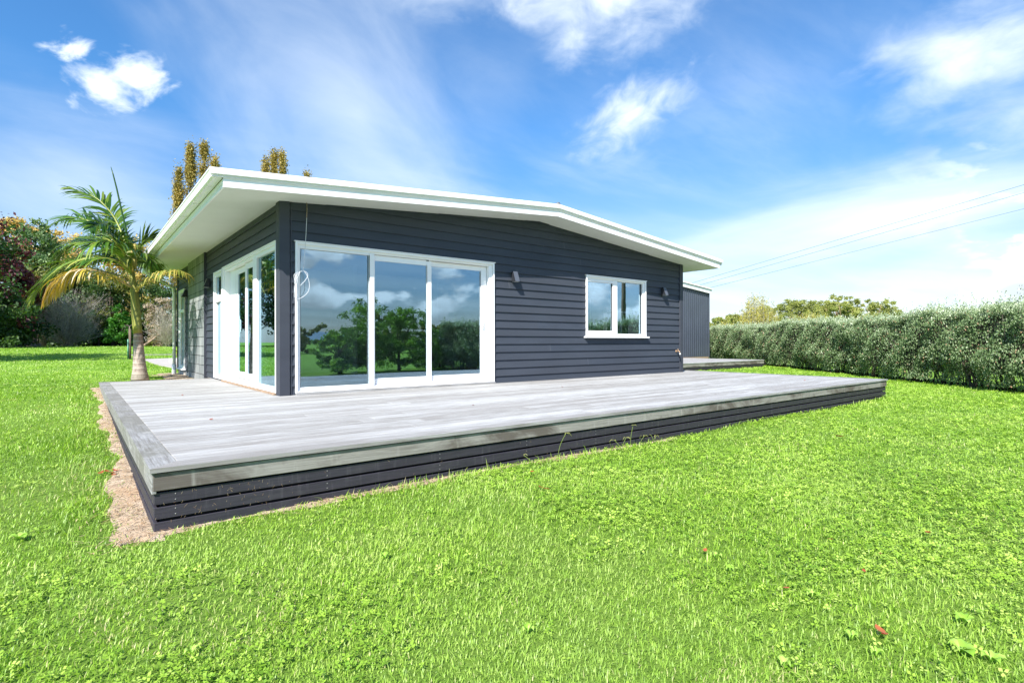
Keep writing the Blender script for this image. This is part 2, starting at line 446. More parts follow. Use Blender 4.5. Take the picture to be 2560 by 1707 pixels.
M['redleaf'] = mat('red_dead_leaf', leafy, stops=[(0.0, (0.28, 0.045, 0.02)), (1.0, (0.45, 0.14, 0.05))], trans=0.2, gloss=0.4, tmul=(1.2, 0.8, 0.6))
M['hedge'] = mat('hedge_leaves', leafy, stops=[(0.0, (0.035, 0.075, 0.020)), (0.35, (0.115, 0.185, 0.070)), (0.65, (0.28, 0.36, 0.19)), (0.95, (0.62, 0.67, 0.52)), (1.0, (0.40, 0.26, 0.16))], trans=0.15, gloss=0.42)
M['bark'] = mat('grey_bark', f_bark)
M['barkpale'] = mat('pale_bark', f_bark, a=(0.22, 0.15, 0.10), b=(0.42, 0.31, 0.22))
M['barkdark'] = mat('dark_bark', f_bark, a=(0.05, 0.04, 0.035), b=(0.11, 0.09, 0.075))
M['palmtrunk'] = mat('palm_trunk', f_palmtrunk)
M['crownshaft'] = mat('palm_crownshaft', f_crownshaft)
M['frond'] = mat('green_fronds', leafy, stops=[(0.0, (0.014, 0.055, 0.008)), (0.45, (0.055, 0.135, 0.015)), (0.80, (0.17, 0.26, 0.03)), (1.0, (0.36, 0.38, 0.08))], trans=0.2, gloss=0.34)
M['frondgold'] = mat('dying_fronds', leafy, stops=[(0.0, (0.15, 0.22, 0.03)), (0.35, (0.50, 0.38, 0.05)), (0.75, (0.66, 0.46, 0.08)), (1.0, (0.58, 0.47, 0.36))], trans=0.25, gloss=0.5, tmul=(1.2, 1.0, 0.6))
M['frondmid'] = mat('fading_fronds', leafy, stops=[(0.0, (0.09, 0.15, 0.02)), (0.5, (0.25, 0.27, 0.05)), (1.0, (0.50, 0.38, 0.10))], trans=0.25, gloss=0.45)
def leafmat(n, a, b, c, **k):
    M[n] = mat(n, leafy, stops=[(0.0, a), (0.5, b), (1.0, c)], trans=k.pop('trans', 0.28), gloss=0.55, **k)
leafmat('maple_leaves', (0.035, 0.010, 0.014), (0.11, 0.026, 0.040), (0.30, 0.10, 0.10), tmul=(1.2, 0.7, 0.6))
leafmat('darkgreen_leaves', (0.012, 0.036, 0.009), (0.035, 0.085, 0.018), (0.10, 0.17, 0.035))
leafmat('gold_leaves', (0.34, 0.24, 0.05), (0.60, 0.45, 0.13), (0.78, 0.63, 0.32), tmul=(1.2, 1.0, 0.6))
leafmat('bluegreen_leaves', (0.045, 0.10, 0.04), (0.12, 0.21, 0.08), (0.26, 0.34, 0.13))
leafmat('brightgreen_leaves', (0.020, 0.090, 0.010), (0.055, 0.20, 0.016), (0.13, 0.32, 0.04))
leafmat('olive_leaves', (0.05, 0.075, 0.012), (0.13, 0.15, 0.022), (0.26, 0.25, 0.05))
leafmat('poplar_leaves', (0.15, 0.13, 0.03), (0.36, 0.29, 0.07), (0.56, 0.45, 0.14), tmul=(1.2, 1.0, 0.6))
leafmat('rust_leaves', (0.13, 0.05, 0.02), (0.28, 0.11, 0.05), (0.42, 0.22, 0.12), tmul=(1.2, 0.8, 0.6))
leafmat('gum_leaves', (0.12, 0.15, 0.04), (0.30, 0.33, 0.08), (0.46, 0.46, 0.16))
leafmat('willow_leaves', (0.20, 0.19, 0.03), (0.42, 0.37, 0.06), (0.60, 0.53, 0.14))
leafmat('dry_leaves', (0.18, 0.13, 0.09), (0.36, 0.28, 0.21), (0.55, 0.46, 0.36))
leafmat('shrub_leaves', (0.05, 0.12, 0.015), (0.13, 0.26, 0.03), (0.28, 0.42, 0.07), trans=0.45)
M['twig'] = mat('grey_twigs', leafy, stops=[(0.0, (0.24, 0.20, 0.18)), (0.6, (0.44, 0.39, 0.35)), (1.0, (0.62, 0.57, 0.52))], trans=0.25, gloss=0.8)
M['wire'] = mat('wire_metal', f_plain, col=(0.24, 0.36, 0.48), rough=0.6)
M['polewood'] = mat('pole_wood', f_bark, a=(0.10, 0.07, 0.05), b=(0.2, 0.15, 0.11))
M['hill'] = mat('hill_cover', f_plain, col=(0.13, 0.20, 0.26), rough=1.0, var=0.2, scale=0.02)
M['greenstake'] = mat('green_tube', f_plain, col=(0.12, 0.30, 0.20), rough=0.5)

# ------------------------------------------------------------------ objects
def tag(o, label=None, cat=None, group=None, kind=None):
    if label: o['label'] = label
    if cat: o['category'] = cat
    if group: o['group'] = group
    if kind: o['kind'] = kind
    return o
def empty(name, loc, label, cat, group=None):
    o = bpy.data.objects.new(name, None)
    o.empty_display_size = 0.2
    C.objects.link(o); o.location = loc
    return tag(o, label, cat, group)

class MB:
    def __init__(self):
        self.v = []; self.f = []; self.m = []; self.a = []; self.sm = []
    def add(self, vs, fs, mi=0, a=0.5, smooth=False):
        b = len(self.v)
        self.v += [tuple(float(c) for c in x) for x in vs]
        self.a += [a]*len(vs)
        for f in fs:
            self.f.append(tuple(b+i for i in f)); self.m.append(mi); self.sm.append(smooth)
    def box(self, x0, x1, y0, y1, z0, z1, mi=0, a=0.5):
        vs = [(x, y, z) for z in (z0, z1) for x, y in ((x0, y0), (x1, y0), (x1, y1), (x0, y1))]
        self.add(vs, [(3, 2, 1, 0), (4, 5, 6, 7), (0, 1, 5, 4), (1, 2, 6, 5), (2, 3, 7, 6), (3, 0, 4, 7)], mi, a)
    def bbox(self, x0, x1, y0, y1, z0, z1, b=0.004, mi=0, a=0.5):
        """box with its edges eased"""
        xs = (x0, x0+b, x1-b, x1); ys = (y0, y0+b, y1-b, y1); zs = (z0, z0+b, z1-b, z1)
        vs = []; idx = {}
        def g(i, j, k):
            if (i, j, k) not in idx:
                idx[(i, j, k)] = len(vs); vs.append((xs[i], ys[j], zs[k]))
            return idx[(i, j, k)]
        F = []
        F.append([g(1, 1, 0), g(1, 2, 0), g(2, 2, 0), g(2, 1, 0)]); F.append([g(1, 1, 3), g(2, 1, 3), g(2, 2, 3), g(1, 2, 3)])
        F.append([g(1, 0, 1), g(2, 0, 1), g(2, 0, 2), g(1, 0, 2)]); F.append([g(1, 3, 1), g(1, 3, 2), g(2, 3, 2), g(2, 3, 1)])
        F.append([g(0, 1, 1), g(0, 1, 2), g(0, 2, 2), g(0, 2, 1)]); F.append([g(3, 1, 1), g(3, 2, 1), g(3, 2, 2), g(3, 1, 2)])
        for j, jj in ((1, 0), (2, 3)):
            for k, kk in ((1, 0), (2, 3)):
                F.append([g(1, j, kk), g(2, j, kk), g(2, jj, k), g(1, jj, k)])
        for i, ii in ((1, 0), (2, 3)):
            for k, kk in ((1, 0), (2, 3)):
                F.append([g(i, 1, kk), g(i, 2, kk), g(ii, 2, k), g(ii, 1, k)])
            for j, jj in ((1, 0), (2, 3)):
                F.append([g(ii, j, 1), g(ii, j, 2), g(i, jj, 2), g(i, jj, 1)])
        for i, ii in ((1, 0), (2, 3)):
            for j, jj in ((1, 0), (2, 3)):
                for k, kk in ((1, 0), (2, 3)):
                    F.append([g(ii, j, k), g(i, jj, k), g(i, j, kk)])
        self.add(vs, F, mi, a)
    def tube(self, pts, rad, n=8, mi=0, a=0.5, caps=True):
        pts = [np.array(p, float) for p in pts]
        rads = rad if hasattr(rad, '__len__') else [rad]*len(pts)
        vs = []; up = None
        for i, p in enumerate(pts):
            t_ = pts[min(i+1, len(pts)-1)]-pts[max(i-1, 0)]
            t_ = t_/(np.linalg.norm(t_)+1e-9)
            if up is None:
                up = np.array([0, 0, 1.0]) if abs(t_[2]) < 0.9 else np.array([1.0, 0, 0])
            s_ = np.cross(t_, up); s_ /= (np.linalg.norm(s_)+1e-9); up = np.cross(s_, t_)
            for k in range(n):
                an = 2*math.pi*k/n
                vs.append(p+(s_*math.cos(an)+up*math.sin(an))*rads[i])
        fs = []
        for i in range(len(pts)-1):
            for k in range(n):
                k2 = (k+1) % n
                fs.append((i*n+k, i*n+k2, (i+1)*n+k2, (i+1)*n+k))
        if caps:
            fs.append(tuple(range(n-1, -1, -1))); fs.append(tuple((len(pts)-1)*n+k for k in range(n)))
        self.add(vs, fs, mi, a, True)
    def prism(self, prof, y0, y1, mi=0, a=0.5):
        """profile in (x,z) extruded along y"""
        n = len(prof)
        vs = [(x, y0, z) for x, z in prof]+[(x, y1, z) for x, z in prof]
        fs = [tuple(range(n)), tuple(range(2*n-1, n-1, -1))]
        for i in range(n):
            j = (i+1) % n
            fs.append((j, i, i+n, j+n))
        self.add(vs, fs, mi, a)
    def build(self, name, mats, parent=None):
        me = bpy.data.meshes.new(name)
        me.from_pydata(self.v, [], self.f)
        mats = mats if isinstance(mats, (list, tuple)) else [mats]
        for m in mats: me.materials.append(m)
        if len(mats) > 1: me.polygons.foreach_set('material_index', self.m)
        at = me.attributes.new('v', 'FLOAT', 'POINT'); at.data.foreach_set('value', self.a)
        me.polygons.foreach_set('use_smooth', self.sm)
        me.update()
        o = bpy.data.objects.new(name, me); C.objects.link(o)
        if parent is not None:
            o.parent = parent
            off = Vector(parent.location)
            if parent.parent: off = off+Vector(parent.parent.location)
            if parent.type == 'EMPTY' or True:
                me.transform(Matrix.Translation(-WORLD(parent)))
        return o
def WORLD(o):
    v = Vector(o.location)
    while o.parent is not None:
        o = o.parent; v = v+Vector(o.location)
    return v

def np_mesh(name, verts, nper, faces_local, a, material, parent=None, smooth=False):
    """many copies of one small primitive: verts (N*nper,3); faces_local lists corner indices"""
    N = len(verts)//nper
    me = bpy.data.meshes.new(name)
    if parent is not None:
        w = WORLD(parent); verts = verts-np.array([w.x, w.y, w.z])
    me.vertices.add(len(verts)); me.vertices.foreach_set('co', np.ascontiguousarray(verts, np.float32).ravel())
    lens = [len(f) for f in faces_local]
    li = np.concatenate([np.array(f) for f in faces_local])
    loops = (np.arange(N)[:, None]*nper+li[None, :]).ravel().astype(np.int32)
    me.loops.add(len(loops)); me.loops.foreach_set('vertex_index', loops)
    lt = np.tile(np.array(lens, np.int32), N)
    ls = np.concatenate(([0], np.cumsum(lt)[:-1])).astype(np.int32)
    me.polygons.add(len(lt)); me.polygons.foreach_set('loop_start', ls); me.polygons.foreach_set('loop_total', lt)
    me.update(calc_edges=True)
    if smooth: me.polygons.foreach_set('use_smooth', np.ones(len(lt), bool))
    at = me.attributes.new('v', 'FLOAT', 'POINT')
    at.data.foreach_set('value', np.repeat(a, nper).astype(np.float32) if len(a) == N else a.astype(np.float32))
    me.materials.append(material)
    o = bpy.data.objects.new(name, me); C.objects.link(o)
    if parent is not None: o.parent = parent
    return o

def sstep(a, b, x):
    t_ = np.clip((x-a)/(b-a), 0, 1)
    return t_*t_*(3-2*t_)
def hgt(x, y):
    x = np.asarray(x, float); y = np.asarray(y, float)
    lw = sstep(11.0, 0.0, x)
    h = -0.37+lw*0.245*sstep(-4.2, 5.2, y)+(1-lw)*0.08*sstep(-4, 4, y)
    h = h+sstep(14, 4, x)*0.52*sstep(8, 46, y)
    h = h+0.012*np.sin(x*1.3+1.0)*np.sin(y*1.1)+0.008*np.sin(x*3.1)*np.cos(y*2.7)
    return h
def hz(x, y): return float(hgt(x, y))

# ------------------------------------------------------------------ the ground
def grid_sheet(name, xs, ys, material, dzv=0.0, zfun=None):
    X, Y = np.meshgrid(xs, ys); Z = (zfun(X, Y) if zfun else hgt(X, Y))+dzv
    me = bpy.data.meshes.new(name)
    nx, ny = len(xs), len(ys)
    vs = np.stack([X.ravel(), Y.ravel(), Z.ravel()], 1)
    i = np.arange(nx-1)[None, :]+np.arange(ny-1)[:, None]*nx
    f = np.stack([i, i+1, i+1+nx, i+nx], -1).reshape(-1, 4)
    me.from_pydata(vs.tolist(), [], f.tolist())
    me.polygons.foreach_set('use_smooth', [True]*len(f))
    me.materials.append(material); me.update()
    o = bpy.data.objects.new(name, me); C.objects.link(o)
    return o
def spaced(lo, hi, c0, c1, fine_, coarse):
    a = [c0]
    s_ = fine_
    while a[0] > lo:
        s_ = min(s_*1.18, coarse); a.insert(0, a[0]-s_)
    a += list(np.arange(c0+fine_, c1, fine_)); s_ = fine_
    while a[-1] < hi:
        s_ = min(s_*1.18, coarse); a.append(a[-1]+s_)
    return np.array(a)
gr = grid_sheet('ground', spaced(-900, 1200, -9, 22, 0.3, 60), spaced(-900, 1400, -9, 14, 0.3, 60), M['ground'])
tag(gr, kind='structure')

# bare soil beside the deck, a ragged strip
def soil_edge(y):
    return -1.935-0.08*math.exp(-((y+3.7)/1.1)**2)-0.03*math.sin(y*1.7+0.5)-0.025*math.sin(y*4.3)-0.02*math.sin(y*9.1+1)
ss = MB()
ys = np.arange(-4.16, 4.95, 0.06)
vs = []; fs = []
for k, y in enumerate(ys):
    w = 1.0 if y > -4.0 else max(0.15, (y+4.17)/0.17)
    xl = -1.80+(soil_edge(y)+1.80)*w
    for q_ in range(5):
        x = xl+(-1.80-xl)*q_/4
        edge = 0.0 if (q_ == 0 or k == 0) else 1.0
        vs.append((x, y, hz(x, y)+0.0015+0.003*edge+0.014*edge*(0.5+0.5*math.sin(x*37+y*23))))
    if k:
        for q_ in range(4):
            b = (k-1)*5+q_; fs.append((b, b+1, b+6, b+5))
ss.add(vs, fs, 0, 0.5, True)
# thin strip along the front and behind the deck round the palm
xs = np.arange(-2.02, 3.2, 0.06); vs = []; fs = []
for k, x in enumerate(xs):
    y0 = -4.03-0.025+0.030*math.sin(x*3.1)+0.02*math.sin(x*8)-0.10*max(0, -(x+1.5))
    for q_ in range(3):
        y = y0+(-3.98-y0)*q_/2
        if x < -1.86: y = min(y, -4.03)
        vs.append((x, y, hz(x, y)+(0.0015 if q_ == 0 else 0.010)+0.004*(q_ > 0)*math.sin(x*40+q_)))
    if k:
        for q_ in range(2):
            b = (k-1)*3+q_; fs.append((b, b+3, b+4, b+1))
ss.add(vs, fs, 0, 0.5, True)
tag(ss.build('bare_soil', M['soil']), kind='structure')
ms = MB()
vs = []; fs = []
ys = np.arange(4.6, 9.9, 0.12)
for k, y in enumerate(ys):
    xl = -0.55-0.10*math.sin(y*2.3)-0.08*math.sin(y*5.1)-(0.55*math.exp(-((y-6.3)/0.8)**2))
    for q_ in range(5):
        x = xl+(0.02-xl)*q_/4
        vs.append((x, y, hz(x, y)+0.006+(0.02 if q_ else 0)*(0.6+0.4*math.sin(x*31+y*17))))
    if k:
        for q_ in range(4):
            b = (k-1)*5+q_; fs.append((b, b+1, b+6, b+5))
ms.add(vs, fs, 0, 0.5, True)
tag(ms.build('mulch_bed', M['soil']), kind='structure')
# the concrete path
pm = MB()
pp_ = [(0.25, 12.4), (0.10, 14.8), (0.02, 17.5), (0.05, 20.2), (2.2, 21.2), (8, 21.6), (8, 12.4)]
n_ = len(pp_)
pm.add([(x, y, hz(x, y)+0.03) for x, y in pp_]+[(x, y, hz(x, y)-0.10) for x, y in pp_],
       [tuple(range(n_-1, -1, -1))]+[(i, (i+1) % n_, (i+1) % n_+n_, i+n_) for i in range(n_)])
tag(pm.build('path', M['path']), kind='structure')
pk = MB()
for i in range(10):
    x0 = -0.2+i*0.8
    pk.box(x0, x0+0.79, 24.6+0.05*i, 24.75+0.05*i, hz(x0, 24.6)-0.1, hz(x0, 24.6)+0.05)
tag(pk.build('path_kerb', M['path']), kind='structure')

# ------------------------------------------------------------------ the house
L = 9.16; ZL = 2.63; ZP = 2.985; ZR = 2.56; XP = 4.62; DEP = 9.45
OF = 0.55
def zsof(x):
    return ZL+(ZP-ZL)*x/XP if x < XP else ZP+(ZR-ZP)*(x-XP)/(L-XP)
house = empty('house', (0, 0, 0), 'single storey charcoal weatherboard house with white eaves behind the deck', 'house')

def cladding(name, horizontal, lo, hi, ztop, openings, nrm, outx=0.0, a0=0.12, pitch=0.142):
    """bevel-back boards. horizontal 'x': wall on y=0 facing -y; 'y': wall on x=0 facing -x"""
    mb = MB()
    courses = []
    z = 0.0; nxt = a0
    zmax = max(ztop(lo), ztop(hi), ztop(XP) if horizontal == 'x' else 0)+0.05
    while z < zmax:
        courses.append((z, nxt)); z = nxt; nxt += pitch
    cuts = sorted(set([lo, hi]+[o[0] for o in openings]+[o[1] for o in openings]+list(np.arange(lo+0.3, hi, 0.3))))
    for ci, (c0, c1) in enumerate(courses):
        h = c1-c0
        zb = sorted(set([c0, c1]+[o[2] for o in openings if c0 < o[2] < c1]+[o[3] for o in openings if c0 < o[3] < c1]))
        joint = random.uniform(lo, hi)
        if ci % 2 == 0 and not any(o[0]-0.05 < joint < o[1]+0.05 and o[2] < c1 and o[3] > c0 for o in openings) and c1 < ztop(joint):
            q0, q1 = (0.0306, 0.0106)
            if horizontal == 'x': mb.add([(joint, -q0, c0+0.004), (joint+0.0035, -q0, c0+0.004), (joint+0.0035, -q1, c1-0.004), (joint, -q1, c1-0.004)], [(0, 1, 2, 3)], 0, 2.0)
        for i in range(len(cuts)-1):
            xa, xb = cuts[i], cuts[i+1]
            if xb-xa < 1e-5: continue
            xm = (xa+xb)/2
            for j in range(len(zb)-1):
                za, zc = zb[j], zb[j+1]
                if any(o[0] < xm < o[1] and o[2] < (za+zc)/2 < o[3] for o in openings): continue
                ta, tb = ztop(xa)+0.04, ztop(xb)+0.04
                z1a, z1b = min(zc, ta), min(zc, tb)
                if z1a <= za and z1b <= za: continue
                z1a = max(z1a, za); z1b = max(z1b, za)
                full = 0.142
                def off(zz): return 0.030-0.021*((zz-(c1-full))/full)
                oa = off(za); ob1 = off(z1a); ob2 = off(z1b)
                if horizontal == 'x':
                    P = [(xa, -oa, za), (xb, -oa, za), (xb, -ob2, z1b), (xa, -ob1, z1a)]
                    B = [(xa, 0.0, za), (xb, 0.0, za), (xb, -oa, za), (xa, -oa, za)]
                else:
                    P = [(-oa, xb, za), (-oa, xa, za), (-ob1, xa, z1a), (-ob2, xb, z1b)]
                    B = [(0.0, xb, za), (0.0, xa, za), (-oa, xa, za), (-oa, xb, za)]
                tone = ((ci*0.377+(0.5 if xm > joint else 0.0)) % 1.0)
                mb.add(P, [(0, 1, 2, 3)], 0, tone)
                if j == 0: mb.add(B, [(0, 1, 2, 3)], 0, tone)
    return mb
O1 = (0.17, 3.555, 0.0, 2.10)          # sliding doors
O2 = (5.875, 7.785, 0.815, 2.065)      # window
front = cladding('front', 'x', 0.09, L-0.09, zsof, [O1, O2], -1)
for o in (O1, O2):   # reveals
    front.box(o[0]-0.004, o[0], -0.006, 0.11, o[2], o[3]); front.box(o[1], o[1]+0.004, -0.006, 0.11, o[2], o[3])
    front.box(o[0], o[1], -0.006, 0.11, o[3], o[3]+0.004)
front.build('front_wall', M['boards'], house)
O3 = (0.133, 3.60, 0.0, 2.10)
O4 = (3.665, 4.445, 0.0, 2.10)
O5 = (8.20, 9.12, 0.06, 2.09)
side = cladding('side', 'y', 0.09, 5.34, lambda y: ZL, [O3, O4], -1)
side2 = cladding('side', 'y', 7.50, DEP-0.06, lambda y: ZL, [O5], -1)
for o in (O3, O4, O5):
    for s_ in (side if o is not O5 else side2,):
        s_.box(-0.006, 0.11, o[0]-0.004, o[0], o[2], o[3]); s_.box(-0.006, 0.11, o[1], o[1]+0.004, o[2], o[3])
        s_.box(-0.006, 0.11, o[0], o[1], o[3], o[3]+0.004)
side.v += []
side.build('side_wall', M['boards'], house)
side2.build('side_wall', M['boards'], house)
# back and right walls, plain behind
bw = MB()
bw.box(0.0, L, DEP-0.10, DEP, -0.1, 2.6); bw.box(L-0.10, L, 0.11, DEP-0.11, -0.1, 2.55)
bw.build('rear_wall', M['boards'], house)
# structural core behind the boards so no daylight leaks (lining)
core = MB()
def core_wall(axis, lo, hi, ztopf, ops, d0, d1):
    cuts = sorted(set([lo, hi, *[o[0] for o in ops], *[o[1] for o in ops], *np.arange(lo+0.6, hi, 0.6)]))
    for i in range(len(cuts)-1):
        xa, xb = cuts[i], cuts[i+1]; xm = (xa+xb)/2
        top = min(ztopf(xa), ztopf(xb))
        segs = [(-0.02, top)]
        for o in ops:
            if o[0] < xm < o[1]:
                segs = [(-0.02, o[2]), (o[3], top)]
        for z0, z1 in segs:
            if z1-z0 < 0.03: continue
            if axis == 'x': core.box(xa, xb, d0, d1, z0, z1)
            else: core.box(d0, d1, xa, xb, z0, z1)
core_wall('x', 0.115, L-0.105, zsof, [O1, O2], 0.008, 0.112)
core_wall('y', 0.115, DEP-0.11, lambda y: ZL, [O3, O4, O5], 0.008, 0.112)
core.build('wall_lining', M['inwall'], house)
# corner boards
cb = MB()
cb.bbox(-0.045, 0.092, -0.045, -0.002, 0.0, ZL+0.03, 0.004)
cb.bbox(-0.045, -0.002, -0.001, 0.125, 0.0, ZL+0.03, 0.004)
cb.bbox(0.104, 0.122, -0.032, -0.004, 0.0, ZL+0.03, 0.003)
cb.build('corner_board', M['postpaint'], house)
cb = MB()
cb.bbox(L-0.095, L+0.030, -0.045, -0.002, 0.0, ZR+0.03, 0.004)
cb.bbox(L+0.002, L+0.030, -0.001, 0.10, 0.0, ZR+0.03, 0.003)
cb.build('corner_board', M['postpaint'], house)
cb = MB()
cb.bbox(-0.045, -0.002, DEP-0.06, DEP+0.02, -0.02, ZL+0.03, 0.003)
cb.build('corner_board', M['postpaint'], house)
# concrete block panel standing 60 mm proud of the left wall
bk = MB(); bk.box(-0.062, 0.0, 5.405, 7.48, -0.20, ZL+0.03); bk.build('block_panel', M['block'], house)
bk = MB(); bk.bbox(-0.066, -0.002, 5.345, 5.402, -0.02, ZL+0.03, 0.003); bk.build('panel_trim', M['postpaint'], house)
# foundation
fd = MB(); fd.box(0.012, L-0.02, 0.02, 5.38, -0.5, -0.004); fd.box(0.0, L-0.02, 5.40, DEP-0.02, -0.5, -0.004)
fd.box(-0.02, 0.0, 7.49, DEP-0.01, -0.5, -0.01)
fd.build('foundation', M['concrete'], house)

# roof ---------------------------------------------------------------
XL, XR = -0.82, 9.94
YF, YB = -OF, 9.95
def zr(x):  # soffit plane continued
    return ZL+(ZP-ZL)/XP*x if x < XP else ZP+(ZR-ZP)/(L-XP)*(x-XP)
so_ = MB()
# soffit sheets with fine joints
jn = [YF+0.02, 0.62, 1.82, 3.02, 4.22, 5.42, 6.62, 7.82, 9.02, YB]
for k in range(len(jn)-1):
    y0, y1 = jn[k]+0.0015, jn[k+1]-0.0015
    for xa, xb in ((XL+0.02, XP), (XP, XR-0.02)):
        za, zb_ = zr(xa), zr(xb)
        so_.add([(xa, y0, za), (xb, y0, zb_), (xb, y1, zb_), (xa, y1, za), (xa, y0, za+0.012), (xb, y0, zb_+0.012), (xb, y1, zb_+0.012), (xa, y1, za+0.012)],
                [(3, 2, 1, 0), (4, 5, 6, 7), (0, 1, 5, 4), (2, 3, 7, 6), (1, 2, 6, 5), (3, 0, 4, 7)], 0)
roof = bpy.data.objects.new('roof', None)
rm = MB()
T0, T1 = 0.135, 0.205
for xa, xb in ((XL-0.02, XP), (XP, XR+0.03)):
    za, zb_ = zr(xa), zr(xb)
    y0, y1 = YF+0.021, YB
    rm.add([(xa, y0, za+0.10), (xb, y0, zb_+0.10), (xb, y1, zb_+0.10), (xa, y1, za+0.10), (xa, y0, za+0.19), (xb, y0, zb_+0.19), (xb, y1, zb_+0.19), (xa, y1, za+0.19)],
           [(3, 2, 1, 0), (4, 5, 6, 7), (0, 1, 5, 4), (2, 3, 7, 6), (1, 2, 6, 5), (3, 0, 4, 7)], 0)
    # corrugations on top
    for k in range(int((y1-y0)/0.2)):
        yy = y0+0.1+k*0.2
        rm.add([(xa, yy-0.03, za+0.188), (xb, yy-0.03, zb_+0.188), (xb, yy, zb_+0.206), (xa, yy, za+0.206), (xa, yy+0.03, za+0.188), (xb, yy+0.03, zb_+0.188)],
               [(0, 1, 2, 3), (3, 2, 5, 4)], 0)
roof_o = rm.build('roof', M['roofsteel'], house)
so_.build('soffit', M['soffit'], roof_o)
# barge boards along the front verge (two lengths meeting under the ridge)
def verge(mb, xa, xb, prof, mi=0):
    """prof: list of (y, dz) closed polygon, swept along the roof slope"""
    n = len(prof)
    vs = [(xa, y, zr(xa)+dz_) for y, dz_ in prof]+[(xb, y, zr(xb)+dz_) for y, dz_ in prof]
    fs = [tuple(range(n)), tuple(range(2*n-1, n-1, -1))]
    for i in range(n):
        j = (i+1) % n
        fs.append((j, i, i+n, j+n))
    mb.add(vs, fs, mi)
BP = [(-OF, -0.003), (-OF, 0.048), (-OF+0.004, 0.051), (-OF, 0.054), (-OF, 0.090), (-OF+0.004, 0.093), (-OF, 0.096), (-OF-0.008, 0.100), (-OF-0.008, 0.106), (-OF+0.02, 0.106), (-OF+0.02, -0.003)]
CP = [(-OF+0.001, 0.1075), (-OF-0.016, 0.1075), (-OF-0.020, 0.112), (-OF-0.006, 0.118), (-OF-0.006, 0.137), (-OF-0.034, 0.137), (-OF-0.038, 0.141), (-OF-0.038, 0.207), (-OF-0.034, 0.212), (-OF+0.001, 0.212)]
for xa, xb in ((XL, XP-0.001), (XP+0.001, XR)):
    b_ = MB(); verge(b_, xa, xb, BP); b_.build('barge_board', M['white'], roof_o)
for xa, xb in ((XL-0.14, XP-0.001), (XP+0.001, XR+0.09)):
    b_ = MB(); verge(b_, xa, xb, CP); b_.build('verge_flashing', M['white'], roof_o)
# gutter, left eave
zg = zr(XL)
G0 = YF+0.004; G1 = 9.25
gp = [(XL-0.010, zg+0.098), (XL-0.095, zg+0.098), (XL-0.120, zg+0.112), (XL-0.128, zg+0.150), (XL-0.122, zg+0.154), (XL-0.128, zg+0.185), (XL-0.140, zg+0.200), (XL-0.140, zg+0.214), (XL-0.128, zg+0.214), (XL-0.112, zg+0.150), (XL-0.09, zg+0.108), (XL-0.010, zg+0.108)]
g_ = MB(); g_.prism(gp, G0, G1)
for k in range(9):
    y = G0+0.5+k*1.05
    g_.box(XL-0.10, XL-0.012, y-0.012, y+0.012, zg+0.090, zg+0.0975)
g_.build('gutter', M['white'], roof_o)
f_ = MB(); f_.box(XL, XL+0.02, YF+0.021, YB-0.3, zg-0.003, zg+0.16)
f_.box(XL-0.006, XL, YF+0.021, YB-0.3, zg+0.040, zg+0.090)
f_.build('fascia_board', M['white'], roof_o)
zg2 = zr(XR)
f_ = MB(); f_.box(XR-0.02, XR, YF+0.021, YB, zg2-0.003, zg2+0.16); f_.build('fascia_board', M['white'], roof_o)
g_ = MB(); g_.prism([(XR+0.004, zg2+0.075), (XR+0.085, zg2+0.075), (XR+0.105, zg2+0.10), (XR+0.105, zg2+0.19), (XR+0.095, zg2+0.19), (XR+0.08, zg2+0.09), (XR+0.004, zg2+0.085)][::-1], YF+0.004, YB)
g_.build('gutter', M['white'], roof_o)
rc = MB()
rc.tube([(XP, YF-0.02, zr(XP)+0.222), (XP, YB, zr(XP)+0.222)], 0.028, 10)
rc.add([(XP-0.16, YF-0.02, zr(XP-0.16)+0.212), (XP, YF-0.02, zr(XP)+0.232), (XP+0.16, YF-0.02, zr(XP+0.16)+0.212), (XP-0.16, YB, zr(XP-0.16)+0.212), (XP, YB, zr(XP)+0.232), (XP+0.16, YB, zr(XP+0.16)+0.212)],
       [(0, 1, 4, 3), (1, 2, 5, 4)], 0)
rc.build('ridge_cap', M['roofsteel'], roof_o)
# downpipe
dp = MB()
dp.tube([(-0.78, 9.05, zg+0.10), (-0.78, 9.05, zg-0.05), (-0.50, 9.15, zg-0.22), (-0.16, 9.30, zg-0.38), (-0.13, 9.32, zg-0.55), (-0.13, 9.32, -0.2)], 0.040, 12)
dp.tube([(-0.13, 9.32, 0.14), (-0.13, 9.32, -0.22)], 0.052, 12)
dp.box(-0.15, -0.02, 9.31, 9.33, 1.05, 1.08)
dp.build('downpipe', M['white'], house)

# joinery --------------------------------------------------------------
# every frame is modelled on a wall plane: u along the wall, d = depth behind the wall face, z up
def put(mb, ax, u0, u1, d0, d1, z0, z1, b=0.003, mi=0):
    if ax == 'x': mb.bbox(u0, u1, d0, d1, z0, z1, b, mi)
    else: mb.bbox(d0, d1, u0, u1, z0, z1, b, mi)
def ring(mb, ax, u0, u1, z0, z1, d0, d1, wl, wr, wt, wb, b=0.003):
    put(mb, ax, u0, u0+wl, d0, d1, z0, z1, b); put(mb, ax, u1-wr, u1, d0, d1, z0, z1, b)
    put(mb, ax, u0+wl-0.0005, u1-wr+0.0005, d0+0.0015, d1-0.0015, z1-wt, z1-0.001, b)
    put(mb, ax, u0+wl-0.0005, u1-wr+0.0005, d0+0.0015, d1-0.0015, z0+0.001, z0+wb, b)
def pane(ax, u0, u1, z0, z1, d, parent, m='glass'):
    g = MB()
    if ax == 'x': g.box(u0, u1, d, d+0.006, z0, z1)
    else: g.box(d, d+0.006, u0, u1, z0, z1)
    g.build('pane', M[m], parent)
def beads(mb, ax, u0, u1, z0, z1, d, w=0.006):
    ring(mb, ax, u0, u1, z0, z1, d, d+0.004, w, w, w, w, 0.001)

